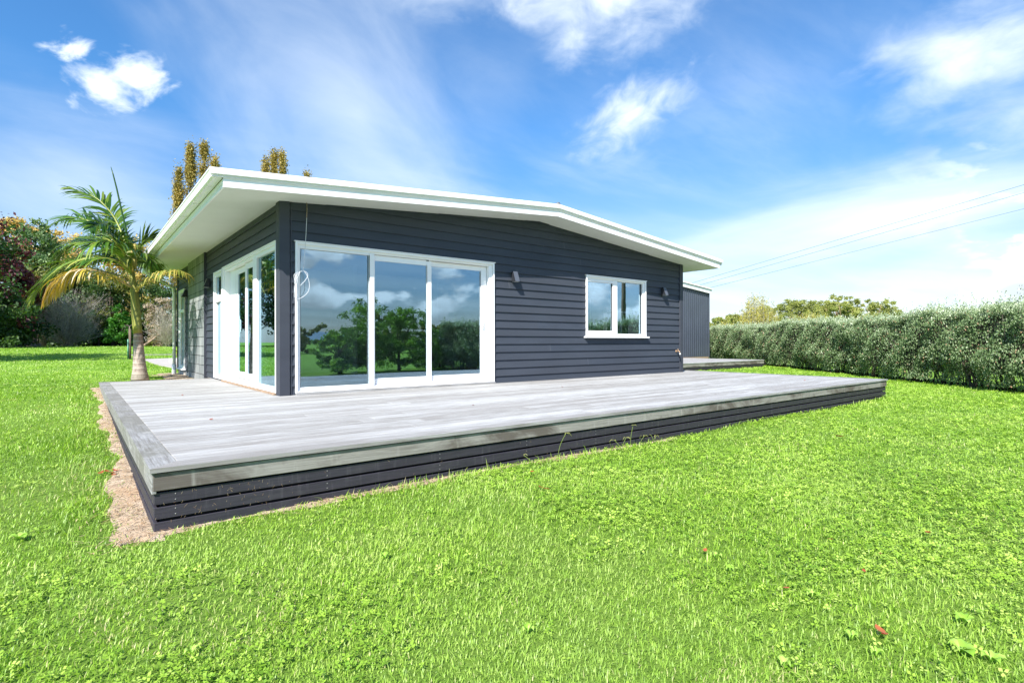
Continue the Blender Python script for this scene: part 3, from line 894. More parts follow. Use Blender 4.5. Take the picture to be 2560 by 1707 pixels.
# front sliding door set
f = MB()
ring(f, 'x', 0.165, 3.562, 0.028, 2.105, -0.050, -0.020, 0.028, 0.028, 0.030, 0.022)      # outer flange
ring(f, 'x', 0.190, 3.535, 0.030, 2.090, -0.020, 0.090, 0.045, 0.075, 0.045, 0.045)       # frame
put(f, 'x', 1.252, 1.322, -0.030, 0.088, 0.075, 2.046)                                     # fixed mullion
put(f, 'x', 0.236, 1.2515, -0.022, 0.03, 0.0755, 0.098); put(f, 'x', 0.236, 1.2515, -0.022, 0.03, 2.020, 2.0445)
put(f, 'x', 1.3225, 3.459, 0.010, 0.05, 0.0755, 0.088)
put(f, 'x', 0.150, 3.580, -0.060, -0.015, 2.106, 2.118, 0.002)
ds = f.build('sliding_door', M['upvc'], house)
pane('x', 0.250, 1.250, 0.098, 2.020, 0.012, ds)
f = MB(); ring(f, 'x', 1.328, 2.330, 0.089, 2.040, 0.012, 0.042, 0.022, 0.085, 0.085, 0.085)
f.box(1.323, 1.328, 0.016, 0.04, 0.09, 2.04)
lf = f.build('door_leaf', M['upvc'], ds); 
lf_g = MB(); lf_g.box(1.350, 2.246, 0.026, 0.032, 0.1735, 1.9555); lf_g.build('pane', M['glass'], ds)
f = MB(); ring(f, 'x', 2.268, 3.450, 0.092, 2.038, 0.048, 0.078, 0.062, 0.125, 0.080, 0.085)
f.build('door_leaf', M['upvc'], ds)
lf_g = MB(); lf_g.box(2.329, 3.3255, 0.060, 0.066, 0.1765, 1.9585); lf_g.build('pane', M['glass'], ds)
for bb in ((2.246, 2.2475, 0.008, 0.0115, 0.17, 1.96), (1.2455, 1.2515, -0.024, -0.022, 0.098, 2.02), (3.325, 3.331, 0.045, 0.0475, 0.17, 1.96), (2.235, 2.275, 0.0, 0.012, 2.030, 2.044)):
    s_ = MB(); s_.box(*bb); s_.build('seal', M['seal'], ds)
f = MB(); f.box(0.17, 3.56, -0.075, -0.004, 0.001, 0.026); f.build('door_sill', M['deck_front'], ds)
h = MB()
h.tube([(3.370, 0.020, 0.98), (3.360, 0.004, 1.02), (3.360, 0.004, 1.16), (3.370, 0.020, 1.20)], 0.012, 8)
h.bbox(3.350, 3.384, 0.022, 0.046, 0.955, 1.225, 0.003)
h.bbox(3.418, 3.436, -0.025, -0.0205, 0.97, 1.21, 0.001)
h.build('handle', M['upvc'], ds)

# window on the right
f = MB()
ring(f, 'x', 5.872, 7.788, 0.838, 2.068, -0.050, -0.020, 0.030, 0.030, 0.030, 0.022)
ring(f, 'x', 5.900, 7.760, 0.842, 2.050, -0.020, 0.085, 0.052, 0.070, 0.045, 0.050)
put(f, 'x', 6.715, 6.830, -0.032, 0.060, 0.893, 2.004)
put(f, 'x', 5.9525, 6.7145, -0.024, 0.02, 0.893, 0.952)
put(f, 'x', 5.9525, 6.7145, -0.020, 0.02, 1.950, 2.003)
put(f, 'x', 6.690, 6.7145, -0.020, 0.02, 0.953, 1.949)
put(f, 'x', 5.855, 7.805, -0.060, -0.015, 2.069, 2.082, 0.002)
wn = f.build('window', M['upvc'], house)
pane('x', 5.952, 6.692, 0.951, 1.951, 0.006, wn); pane('x', 6.829, 7.691, 0.892, 2.005, 0.030, wn)
f = MB(); f.bbox(5.820, 7.845, -0.095, -0.012, 0.803, 0.8365, 0.005); f.build('sill', M['upvc'], wn)
for bb in ((6.683, 6.690, -0.006, 0.004, 0.953, 1.95), (7.683, 7.689, 0.014, 0.028, 0.893, 2.004)):
    s_ = MB(); s_.box(*bb); s_.build('seal', M['seal'], wn)

# left wall: door set with deep reveals
f = MB()
ring(f, 'y', 0.128, 3.600, 0.028, 2.105, -0.050, -0.020, 0.030, 0.030, 0.030, 0.022)
ring(f, 'y', 0.158, 3.575, 0.030, 2.090, -0.020, 0.125, 0.100, 0.045, 0.045, 0.045)
put(f, 'y', 1.225, 1.445, -0.028, 0.110, 0.0755, 2.0445)
put(f, 'y', 0.2585, 1.2245, -0.022, 0.03, 0.0755, 0.100); put(f, 'y', 0.2585, 1.2245, -0.022, 0.03, 2.012, 2.0445)
put(f, 'y', 1.4455, 3.5295, 0.02, 0.05, 0.0755, 0.098)
put(f, 'y', 0.112, 3.612, -0.060, -0.015, 2.106, 2.118, 0.002)
dl = f.build('sliding_door', M['upvc'], house)
pane('y', 0.259, 1.224, 0.100, 2.012, 0.006, dl, 'glass_side')
f = MB(); ring(f, 'y', 1.450, 2.215, 0.099, 2.040, 0.035, 0.065, 0.080, 0.110, 0.100, 0.110); f.build('door_leaf', M['upvc'], dl)
pane('y', 1.529, 2.106, 0.208, 1.941, 0.048, dl, 'glass_side')
f = MB(); ring(f, 'y', 2.140, 3.080, 0.100, 2.038, 0.075, 0.105, 0.080, 0.150, 0.100, 0.110)
put(f, 'y', 3.082, 3.529, 0.07, 0.12, 0.099, 2.044)
f.build('door_leaf', M['upvc'], dl)
pane('y', 2.219, 2.931, 0.209, 1.939, 0.088, dl, 'glass_side')
h = MB()
h.tube([(0.066, 2.99, 0.90), (0.046, 2.988, 0.92), (0.046, 2.988, 1.12), (0.066, 2.99, 1.14)], 0.008, 8)
h.bbox(0.060, 0.0745, 2.97, 3.01, 0.82, 1.20, 0.002)
h.build('handle', M['upvc'], dl)
s_ = MB(); s_.box(0.030, 0.034, 1.6, 3.40, 0.098, 0.118); s_.build('track', M['steel'], dl)
f = MB(); f.box(-0.075, -0.004, 0.13, 3.6, 0.001, 0.026); f.build('door_sill', M['barkpale'], dl)
# narrow window
f = MB()
ring(f, 'y', 3.662, 4.448, 0.028, 2.105, -0.052, -0.020, 0.030, 0.030, 0.030, 0.022)
ring(f, 'y', 3.690, 4.420, 0.030, 2.090, -0.020, 0.085, 0.055, 0.055, 0.050, 0.060)
put(f, 'y', 3.7455, 4.3645, -0.030, 0.060, 1.510, 1.600)
ring(f, 'y', 3.746, 4.364, 1.6005, 2.0395, -0.032, 0.020, 0.045, 0.045, 0.040, 0.035)
wl = f.build('window', M['upvc'], house)
pane('y', 3.790, 4.320, 1.634, 2.001, -0.004, wl, 'glass_side'); pane('y', 3.7445, 4.3655, 0.090, 1.511, 0.020, wl, 'glass_side')
# far window
f = MB()
ring(f, 'y', 8.20, 9.12, 0.06, 2.09, -0.055, -0.020, 0.030, 0.030, 0.030, 0.03)
ring(f, 'y', 8.228, 9.095, 0.075, 2.075, -0.020, 0.085, 0.07, 0.07, 0.05, 0.06)
put(f, 'y', 8.2985, 9.0245, -0.030, 0.060, 1.50, 1.58)
f.bbox(-0.095, -0.012, 8.17, 9.15, 0.022, 0.058, 0.004)
wf = f.build('window', M['upvc'], house)
pane('y', 8.296, 9.027, 0.134, 1.501, 0.02, wf, 'glass_side'); pane('y', 8.296, 9.027, 1.579, 2.026, 0.02, wf, 'glass_side')

# inside: floor, ceiling, a partition, white balustrade behind the right window
i_ = MB(); i_.box(0.12, L-0.11, 0.12, DEP-0.12, -0.003, 0.020); i_.build('interior_floor', M['carpet'], house)
i_ = MB(); i_.box(0.113, L-0.106, 0.113, DEP-0.111, 2.42, 2.46); i_.build('interior_ceiling', M['inceil'], house)
i_ = MB()
i_.box(0.12, 5.55, 5.2, 5.3, 0.021, 2.419); i_.box(5.56, 5.66, 0.113, 5.6, 0.021, 2.419)
i_.box(5.661, L-0.11, 5.0, 5.1, 0.021, 2.419); i_.box(2.6, 2.7, 3.9, 5.199, 0.021, 2.419)
i_.box(7.72, 7.80, 0.113, 0.42, 0.021, 2.419)
i_.build('partition', M['inwall'], house)
i_ = MB()
i_.box(0.113, 0.15, 0.16, 0.26, 0.021, 2.419); i_.box(0.13, 5.5, 0.30, 0.34, 2.06, 2.10); i_.box(5.7, 7.9, 0.30, 0.33, 2.03, 2.06)
i_.build('blind_rail', M['inceil'], house)
i_ = MB()
i_.box(6.80, 6.86, 0.28, 0.34, 0.021, 1.36); i_.box(7.29, 7.35, 0.28, 0.34, 0.021, 1.36); i_.box(6.80, 7.52, 0.27, 0.35, 1.361, 1.41)
i_.box(6.34, 6.348, 0.29, 0.295, 0.021, 1.62)
i_.build('balustrade', M['white'], house)

# ------------------------------------------------------------------ wall lights, tap, cable
def wall_light(loc, rot, label):
    e = empty('wall_light', loc, label, 'wall light', 'wedge shaped wall lights on the house')
    b = MB(); b.bbox(-0.045, 0.045, -0.018, -0.001, -0.09, 0.09, 0.003)
    ob = b.build('back_plate', M['lampblack']); ob.parent = e
    b = MB()  # wedge: narrow at the top, wide at the bottom
    w0, w1 = 0.050, 0.052
    vs = [(-w0, -0.0185, 0.095), (w0, -0.0185, 0.095), (w0, -0.055, 0.095), (-w0, -0.055, 0.095),
          (-w1, -0.0185, -0.085), (w1, -0.0185, -0.085), (w1, -0.125, -0.085), (-w1, -0.125, -0.085)]
    b.add(vs, [(0, 1, 2, 3), (0, 4, 5, 1), (1, 5, 6, 2), (3, 7, 4, 0)], 0)
    b.add(vs, [(2, 6, 7, 3)], 1)
    ob = b.build('shade', [M['lampblack'], M['lampgrey']]); ob.parent = e
    b = MB(); b.bbox(-0.044, 0.044, -0.115, -0.022, -0.092, -0.0855, 0.002)
    ob = b.build('lens', M['lens']); ob.parent = e
    e.rotation_euler = (0, 0, rot)
    return e
wall_light((4.00, -0.028, 1.895), 0, 'dark wedge wall light between the big sliding doors and the small window')
wall_light((8.41, -0.028, 1.875), 0, 'dark wedge wall light between the small window and the far corner of the gable')
wall_light((-0.028, 4.93, 1.94), -math.pi/2, 'dark wall light between the side doors and the concrete block panel')
wall_light((-0.028, 7.86, 1.93), -math.pi/2, 'dark wall light between the block panel and the farthest side window')

e = empty('garden_tap', (8.93, -0.028, 0.50), 'small weathered garden tap on the boards near the far corner of the gable', 'tap')
b = MB(); b.tube([(0, 0, 0), (0, -0.075, 0), (0, -0.095, -0.012), (0, -0.10, -0.045)], [0.011, 0.012, 0.012, 0.010], 8); b.tube([(0, -0.055, 0), (0, -0.055, 0.035)], 0.008, 8); b.tube([(0, 0.002, 0), (0, -0.006, 0)], 0.028, 12)
ob = b.build('spout', M['brass']); ob.parent = e
b = MB(); b.tube([(-0.032, -0.055, 0.040), (0.032, -0.055, 0.048)], 0.007, 6); ob = b.build('handle', M['brass']); ob.parent = e
b = MB(); b.tube([(0, -0.101, -0.046), (0.004, -0.106, -0.082)], [0.016, 0.019], 10); ob = b.build('hose_fitting', M['plastic']); ob.parent = e

e = empty('hanging_cable', (0.31, -0.07, 2.64), 'thin white cable hanging coiled from the soffit beside the big sliding doors', 'cable')
b = MB(); b.tube([(0, 0, 0.02), (0.003, -0.002, -0.08), (-0.001, 0, -0.20)], 0.0045, 6); ob = b.build('cable_top', M['cablebrown']); ob.parent = e
b = MB()
pts = [(0, 0, -0.20), (-0.012, 0, -0.45), (-0.032, 0.0, -0.75), (-0.052, 0, -0.92), (-0.10, -0.01, -0.955), (-0.155, -0.02, -1.03), (-0.165, -0.01, -1.13), (-0.120, 0, -1.02), (-0.07, 0.01, -0.935),
       (-0.02, 0, -0.94), (0.012, -0.01, -0.99), (-0.03, -0.015, -1.07), (-0.09, 0, -1.14)]
def smoothpts(p, n=6):
    p = [np.array(x, float) for x in p]; out = []
    for i in range(len(p)-1):
        p0 = p[max(i-1, 0)]; p1 = p[i]; p2 = p[i+1]; p3 = p[min(i+2, len(p)-1)]
        for k in range(n):
            u = k/n
            out.append(0.5*((2*p1)+(-p0+p2)*u+(2*p0-5*p1+4*p2-p3)*u*u+(-p0+3*p1-3*p2+p3)*u**3))
    out.append(p[-1]); return out
b.tube(smoothpts(pts), 0.0036, 6)
pts = [(-0.052, 0, -0.92), (0.0, -0.012, -1.00), (0.030, -0.02, -1.12), (0.012, -0.015, -1.22), (-0.05, 0, -1.29), (-0.12, 0.005, -1.325), (-0.165, 0.0, -1.30), (-0.17, -0.01, -1.24), (-0.158, 0, -1.10), (-0.168, 0.005, -1.0), (-0.12, 0, -0.96)]
b.tube(smoothpts(pts), 0.0036, 6)
ob = b.build('coil', M['cable']); ob.parent = e

# ------------------------------------------------------------------ decks
DX0, DX1, DY0 = -1.86, 9.97, -4.03
deck = empty('deck', (DX0, DY0, -0.37), 'large weathered grey timber deck with charcoal slatted sides in front of the house', 'deck')
dk = MB()
BWD, PIT = 0.1335, 0.1405
y = DY0+0.170
while y < 4.78:
    y1 = min(y+BWD, 4.80)
    spans = []
    if y1 < 0.0 or True:
        if y1 <= 0.02: spans = [(DX0+0.154, DX1-0.184)]
        elif y1 < 2.0: spans = [(DX0+0.154, 0.03), (L+0.0, DX1-0.184)]
        else: spans = [(DX0+0.154, 0.03)]
    if y < 0.02 < y1: spans = [(DX0+0.154, DX1-0.184)]
    for xa, xb in spans:
        x = xa
        first = True
        while x < xb-0.01:
            ln = random.uniform(2.6, 5.2) if not first else random.uniform(1.2, 4.8)
            first = False
            x2 = min(x+ln, xb)
            if xb-x2 < 0.6: x2 = xb
            dk.bbox(x, x2-0.002, y, y1, -0.024, random.uniform(-0.0012, 0.0004), 0.003, 0, random.random())
            x = x2
    y += PIT
dk.build('decking', M['deck'], deck)
eb = MB()  # left edge board, mitred
def slab(mb, poly, z0, z1, a=0.5, mi=0):
    n = len(poly)
    mb.add([(x, y, z1) for x, y in poly]+[(x, y, z0) for x, y in poly],
           [tuple(range(n))]+[(i, i+n, (i+1) % n+n, (i+1) % n) for i in range(n)]+[tuple(range(2*n-1, n-1, -1))], mi, a)
for ya, yb in ((DY0, -0.7), (-0.698, 2.3), (2.302, 4.80)):
    slab(eb, [(DX0, ya), (DX0+0.15, ya+(0.166 if ya == DY0 else 0)), (DX0+0.15, yb), (DX0, yb)], -0.025, 0.001, random.random())
eb.build('edge_board', M['deck_edge'], deck)
eb = MB()
xs_ = [DX0, 2.6, 6.7, DX1]
for i in range(3):
    xa, xb = xs_[i]+(0.001 if i else 0), xs_[i+1]
    slab(eb, [(xa, DY0), (xb, DY0), (xb-(0.18 if i == 2 else 0), DY0+0.166), (xa+(0.1485 if i == 0 else 0), DY0+0.166)], -0.025, 0.0012, random.random())
eb.build('edge_board', M['deck_front'], deck)
eb = MB(); slab(eb, [(DX1, DY0), (DX1, 2.0), (DX1-0.18, 2.0), (DX1-0.18, DY0+0.166)], -0.025, 0.001, 0.4); eb.build('edge_board', M['deck_edge'], deck)
fa = MB()
for xa, xb in ((DX0+0.016, 3.30), (3.303, 6.35), (6.353, DX1-0.016)):
    fa.bbox(xa, xb, DY0+0.016, DY0+0.040, -0.134, -0.032, 0.003, 0, random.random())
fa.build('front_fascia', M['fascia'], deck)
fa = MB(); fa.bbox(DX0+0.010, DX0+0.034, DY0+0.018, 1.2, -0.150, -0.0255, 0.003); fa.bbox(DX0+0.010, DX0+0.034, 1.203, 4.79, -0.150, -0.0255, 0.003)
fa.build('side_fascia', M['deck_edge'], deck)
fa = MB(); fa.bbox(DX1-0.034, DX1-0.010, DY0+0.041, 2.0, -0.150, -0.0255, 0.003); fa.build('side_fascia', M['deck_edge'], deck)
lv = [(-0.216, -0.147), (-0.301, -0.233), (-0.44, -0.319)]
for z0, z1 in lv:
    sk = MB()
    jx = [DX0+0.022, 3.35, 4.9 if z0 < -0.25 else 6.6, DX1-0.022]
    for i in range(3):
        sk.bbox(jx[i]+0.001, jx[i+1]-0.001, DY0+0.030, DY0+0.050, z0, z1, 0.002)
    x = DX0+0.13
    while x < DX1 and z0 > -0.4:
        for zz in (z0+0.018, z1-0.018):
            sk.tube([(x, DY0+0.0295, zz), (x, DY0+0.032, zz)], 0.0045, 6, 1)
        x += 0.90
    sk.build('front_slat', [M['skirt'], M['screw']], deck)
    sk = MB(); sk.bbox(DX0+0.022, DX0+0.042, DY0+0.051, 4.78, z0-0.004, z1-0.004, 0.002); sk.build('side_slat', M['skirt'], deck)
    sk = MB(); sk.bbox(DX1-0.042, DX1-0.022, DY0+0.051, 2.0, z0-0.004, z1-0.004, 0.002); sk.build('side_slat', M['skirt'], deck)
un = MB()  # solid dark boxes painted as the shade beneath the boards, no framing modelled
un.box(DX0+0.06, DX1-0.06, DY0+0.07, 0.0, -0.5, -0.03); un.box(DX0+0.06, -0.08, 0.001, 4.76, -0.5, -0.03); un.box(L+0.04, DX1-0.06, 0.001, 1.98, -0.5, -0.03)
un.build('underdeck_shade', M['void'], deck)
bk_ = MB(); bk_.bbox(DX0+0.035, -0.07, 4.765, 4.795, -0.40, -0.026, 0.003); bk_.build('back_fascia', M['fascia'], deck)

deck2 = empty('deck', (16.4, 4.8, -0.3), 'smaller weathered timber deck beyond the house in front of the corrugated shed', 'deck')
d2 = MB()
X0, X1, Y0, Y1 = 10.6, 19.27, 3.06, 6.56
y = Y0
while y < Y1-0.05:
    d2.bbox(X0, X1, y, y+BWD, -0.026, random.uniform(-0.0015, 0.0005), 0.003, 0, random.random()); y += PIT
d2.build('decking', M['deck'], deck2)
d2 = MB(); d2.bbox(X0, X1-0.01, Y0+0.014, Y0+0.036, -0.150, -0.0265, 0.003); d2.bbox(X1-0.034, X1-0.011, Y0+0.037, Y1, -0.150, -0.0265, 0.003); d2.build('fascia', M['fascia'], deck2)
for z0, z1 in ((-0.235, -0.158), (-0.42, -0.245)):
    d2 = MB(); d2.bbox(X0, X1-0.02, Y0+0.028, Y0+0.048, z0, z1, 0.002); d2.bbox(X1-0.045, X1-0.022, Y0+0.049, Y1, z0, z1, 0.002); d2.build('slat', M['skirt'], deck2)
d2 = MB(); d2.box(X0+0.05, X1-0.06, Y0+0.06, Y1-0.02, -0.5, -0.03); d2.build('underdeck_shade', M['void'], deck2)  # dark box as painted shade below the smaller deck

# ------------------------------------------------------------------ corrugated shed
SY = 6.58; SX0, SX1 = 12.4, 20.98
def shz(x): return 3.035+(20.98-x)*0.088
shed = empty('shed', ((SX0+SX1)/2, SY+1.5, -0.02), 'charcoal corrugated steel shed with white roof trim behind the house', 'shed')
c_ = MB()
prev = None; N_ = int((SX1-SX0)/0.019)
vs = []; fs = []
for i in range(N_+1):
    x = SX0+(SX1-SX0)*i/N_
    ph = (x/0.152) % 1.0
    dpt = 0.028 if ph < 0.22 else (0.0 if 0.34 < ph < 0.88 else 0.014)
    vs += [(x, SY-dpt, 0.03), (x, SY-dpt, shz(x)-0.05)]
    if i: fs.append((2*i-2, 2*i, 2*i+1, 2*i-1))
c_.add(vs, fs, 0, 0.5)
for x_ in np.arange(SX0+0.02, SX1, 0.152):
    for z_ in (0.16, 1.10, 2.0):
        c_.tube([(x_, SY-0.029, z_), (x_, SY-0.033, z_)], 0.008, 5, 1)
c_.build('front_wall', [M['corr'], M['screw']], shed)
c_ = MB(); c_.box(SX1-0.03, SX1, SY+0.001, SY+5, 0.0, 3.0); c_.box(SX0, SX0+0.03, SY+0.001, SY+5, 0, 3.2); c_.box(SX0, SX1, SY+4.97, SY+5, 0, 3.0); c_.build('side_wall', M['corr'], shed)
c_ = MB(); c_.bbox(SX1-0.015, SX1+0.02, SY-0.045, SY+0.0, 0.0, shz(SX1)-0.05, 0.003); c_.build('corner_flashing', M['corr'], shed)
c_ = MB(); c_.box(SX0, SX1-0.04, SY-0.02, SY+0.03, -0.10, 0.028); c_.build('bottom_plate', M['barkpale'], shed)
c_ = MB()
def sb(mb, y0, y1, a0, a1, xe=0.12):
    xa, xb = SX0-0.1, SX1+xe
    mb.add([(xa, y0, shz(xa)+a0), (xb, y0, shz(xb)+a0), (xb, y1, shz(xb)+a0), (xa, y1, shz(xa)+a0), (xa, y0, shz(xa)+a1), (xb, y0, shz(xb)+a1), (xb, y1, shz(xb)+a1), (xa, y1, shz(xa)+a1)],
           [(3, 2, 1, 0), (4, 5, 6, 7), (0, 1, 5, 4), (2, 3, 7, 6), (1, 2, 6, 5), (3, 0, 4, 7)], 0)
sb(c_, SY-0.11, SY-0.085, -0.07, 0.10, 0.10); c_.build('barge_board', M['white'], shed)
c_ = MB(); sb(c_, SY-0.16, SY-0.05, 0.115, 0.165, 0.14); c_.build('roof_flashing', M['white'], shed)
c_ = MB(); sb(c_, SY-0.084, SY+5.1, 0.02, 0.112, 0.08); c_.build('roof', M['roofsteel'], shed)

# ------------------------------------------------------------------ plants
def norm(a): return a/np.maximum(np.linalg.norm(a, axis=1, keepdims=True), 1e-9)
LEAF = [(0, 1, 2, 3)]
def leaf_quads(P, size, ar=0.55, up=None, flat=0.0):
    """diamond leaves at P (N,3) with random orientation; up: preferred long axis"""
    N = len(P)
    d = RNG.normal(size=(N, 3))
    if up is not None: d = d*(1-flat)+up*flat*1.6
    d = norm(d)
    s_ = norm(np.cross(d, RNG.normal(size=(N, 3))))
    sz = size if hasattr(size, '__len__') else np.full(N, size)
    sz = (sz*RNG.uniform(0.7, 1.3, N))[:, None]
    n_ = np.cross(d, s_)
    V = np.empty((N, 4, 3))
    V[:, 0] = P-d*sz*0.5
    V[:, 1] = P+s_*sz*ar*0.5+n_*sz*0.06
    V[:, 2] = P+d*sz*0.5
    V[:, 3] = P-s_*sz*ar*0.5+n_*sz*0.06
    return V.reshape(-1, 3)

def limbs(mb, base, clumps, r0, trunk_top=None, n=7, mi=0):
    base = np.array(base, float)
    tt = np.array(trunk_top if trunk_top is not None else base+np.array([0, 0, 2.0]), float)
    mid = (base+tt)/2+np.array([random.uniform(-.1, .1), random.uniform(-.1, .1), 0])*r0*3
    mb.tube([base-np.array([0, 0, 0.15]), base+np.array([0, 0, 0.1]), mid, tt], [r0*1.25, r0, r0*0.8, r0*0.62], n, mi)
    for c, rad in clumps:
        c = np.array(c, float)
        m_ = tt+(c-tt)*0.5+np.array([random.uniform(-.2, .2), random.uniform(-.2, .2), 0.1])*np.linalg.norm(c-tt)*0.3
        mb.tube([tt-np.array([0, 0, 0.1]), m_, c], [r0*0.42, r0*0.24, r0*0.08], 5, mi)

def tree(name, label, base, clumps, leafmat_, nleaf, lsize, barkm='bark', r0=0.2, ttop=None, cat='tree', group=None, hang=None, shell=0.62, mats2=None, ar=0.6, tone=(0.0, 1.0)):
    """clumps: list of (centre, (rx,ry,rz))"""
    e = empty(name, tuple(base), label, cat, group)
    mb = MB()
    limbs(mb, base, clumps, r0, ttop)
    mb.build('trunk', M[barkm], e)
    vol = np.array([r[0]*r[1]*r[2] for c, r in clumps])**0.72
    cnt = np.maximum(20, (nleaf*vol/vol.sum())).astype(int)
    def cloud(cl, cn):
        Ps = []; As = []
        for (c, r), k in zip(cl, cn):
            c = np.array(c); r = np.array(r)
            nb = max(5, int(k/90))
            # leaf sprays over the surface of the clump, uneven
            dd = norm(RNG.normal(size=(nb, 3))); dd[:, 2] *= 0.95
            rr = RNG.uniform(shell, 1.18, nb)[:, None]
            sub = c+dd*r*rr
            pick = RNG.integers(0, nb, k)
            sr = (r.min()*0.42)
            P = sub[pick]+RNG.normal(size=(k, 3))*sr*np.array([1, 1, 0.7])*0.62
            t0 = RNG.random(nb)[pick]
            Ps.append(P); As.append(np.clip(tone[0]+(tone[1]-tone[0])*(0.55*t0+0.45*RNG.random(k)), 0, 1))
        return np.concatenate(Ps), np.concatenate(As)
    if mats2:
        m1, frac = mats2
        idx = [i for i in range(len(clumps)) if i % frac == 0]
        oth = [i for i in range(len(clumps)) if i % frac]
        P, A = cloud([clumps[i] for i in oth], cnt[oth]); np_mesh('crown', leaf_quads(P, lsize, ar, hang, 0.5 if hang is not None else 0), 4, LEAF, A, M[leafmat_], e)
        P, A = cloud([clumps[i] for i in idx], cnt[idx]); np_mesh('crown', leaf_quads(P, lsize, ar), 4, LEAF, A, M[m1], e)
    else:
        P, A = cloud(clumps, cnt)
        np_mesh('crown', leaf_quads(P, lsize, ar, hang, 0.5 if hang is not None else 0), 4, LEAF, A, M[leafmat_], e)
    return e

def gpt(u, D):
    """ground point D metres ahead under photo column u"""
    p = world_at(u, 853.5, D); return np.array([p[0], p[1], hz(p[0], p[1])])
def at_px(u, v, D): return world_at(u, v, D)
def crown(u0, u1, v0, v1, D, n, rad=0.34, seed=1, shape=None, dd=None):
    """n clumps filling the outline between the given columns and rows at distance D; returns real-world ellipsoids"""
    rs = random.Random(seed)
    wm = (u1-u0)/FPX*D; hm = (v1-v0)/FPX*D
    R_ = min(wm, hm)*rad
    dd = dd or wm*0.35
    out = []
    tries = 0
    while len(out) < n and tries < 4000:
        tries += 1
        a = rs.uniform(-1, 1); b = rs.uniform(-1, 1); c = rs.uniform(-1, 1)
        if shape == 'cone':
            w = 0.15+0.85*(1-(b+1)/2)
        elif shape == 'column':
            w = (1-abs(b)**3)*0.9
        elif shape == 'dome':
            w = math.sqrt(max(0, 1-((b+1)/2)**2))
        else:
            w = math.sqrt(max(0, 1-b*b))
        if abs(a) > w: continue
        r_ = R_*rs.uniform(0.7, 1.15)
        u = (u0+u1)/2+a*max(0, (u1-u0)/2-r_*FPX/D*0.8)
        v = (v0+v1)/2-b*max(0, (v1-v0)/2-r_*FPX/D*0.6)
        p = at_px(u, v, D+c*dd)
        out.append((p, (r_, r_, r_*0.72)))
    return out

G_BANK = 'garden trees along the far edge of the lawn'
def bank_tree(name, label, u0, u1, v0, v1, D, n, leafm, nl, ls, seed, bark='barkdark', r0=0.22, shape=None, rad=0.34, cat='tree', group=None, **k):
    cl = crown(u0, u1, v0, v1, D, n, rad, seed, shape)
    b = gpt((u0+u1)/2, D)
    tt = at_px((u0+u1)/2, v1-(v1-v0)*0.25, D)
    tt[2] = max(tt[2], b[2]+0.5)
    return tree(name, label, b, cl, leafm, nl, ls, bark, r0, tt, cat, group, **k)

bank_tree('maple_tree', 'dark purple maple filling the left edge of the photo', -200, 42, 515, 830, 38, 26, 'maple_leaves', 15000, 0.26, 3, mats2=('darkgreen_leaves', 2), tone=(0.0, 0.9))
bank_tree('maple_tree', 'smaller wine red maple right of the dark purple maple', 8, 84, 605, 740, 42, 12, 'maple_leaves', 4200, 0.22, 4, tone=(0.3, 1.0))
bank_tree('broadleaf_tree', 'dark green tree low under the purple maple at the left edge', -130, 85, 700, 862, 37, 20, 'darkgreen_leaves', 13000, 0.24, 5, shape='dome')
bank_tree('golden_tree', 'golden autumn tree behind the purple maple', -30, 92, 536, 690, 60, 14, 'gold_leaves', 6000, 0.30, 6)
bank_tree('broadleaf_tree', 'blue green tree with open branches left of the palm', 34, 140, 548, 800, 50, 24, 'bluegreen_leaves', 11000, 0.24, 7)
bank_tree('golden_tree', 'golden autumn tree seen through the palm fronds', 95, 215, 560, 760, 62, 16, 'gold_leaves', 7000, 0.30, 8)
bank_tree('broadleaf_tree', 'green tree rising behind the left palm fronds', 120, 265, 600, 830, 52, 22, 'olive_leaves', 11000, 0.24, 9, mats2=('bluegreen_leaves', 2))
bank_tree('golden_tree', 'orange autumn tree between the palm and the white gutter', 240, 400, 578, 800, 64, 20, 'gold_leaves', 9000, 0.30, 10, mats2=('olive_leaves', 3))
bank_tree('rust_shrub', 'rust coloured shrub between the maple and the bare grey shrub', 45, 125, 690, 800, 44, 12, 'rust_leaves', 4500, 0.18, 11, cat='shrub')
bank_tree('evergreen_tree', 'dark evergreen behind the bare grey shrub', 90, 265, 680, 862, 51, 22, 'darkgreen_leaves', 13000, 0.22, 12, shape='dome')
bank_tree('evergreen_tree', 'yellow green evergreen behind the palm trunk', 225, 345, 660, 862, 50, 20, 'olive_leaves', 11000, 0.20, 13, mats2=('darkgreen_leaves', 2), shape='dome')
bank_tree('evergreen_tree', 'dark evergreen beside the white downpipe', 325, 470, 650, 862, 52, 20, 'darkgreen_leaves', 11000, 0.20, 14, mats2=('olive_leaves', 3), shape='dome')
bank_tree('leafy_shrub', 'bright green rounded shrub just left of the palm trunk', 268, 338, 762, 864, 46, 12, 'brightgreen_leaves', 6500, 0.16, 15, shape='dome', cat='shrub', r0=0.08)
bank_tree('leafy_shrub', 'glossy green shrub right of the bare grey shrub', 222, 272, 742, 864, 49, 10, 'brightgreen_leaves', 5000, 0.16, 16, shape='dome', cat='shrub', r0=0.08, tone=(0.0, 0.6))
bank_tree('leafy_shrub', 'small yellow green shrub low under the purple maple', 8, 46, 832, 864, 40, 6, 'brightgreen_leaves', 1800, 0.13, 17, shape='dome', cat='shrub', r0=0.05)
bank_tree('leafy_shrub', 'pale olive shrub above the leaning trunk', 68, 122, 775, 820, 46, 8, 'olive_leaves', 3000, 0.15, 18, cat='shrub', r0=0.07)
bank_tree('dry_shrub', 'brown dried shrub between the palm trunk and the downpipe', 365, 436, 722, 864, 47, 14, 'dry_leaves', 7000, 0.15, 19, shape='dome', cat='shrub', r0=0.08)
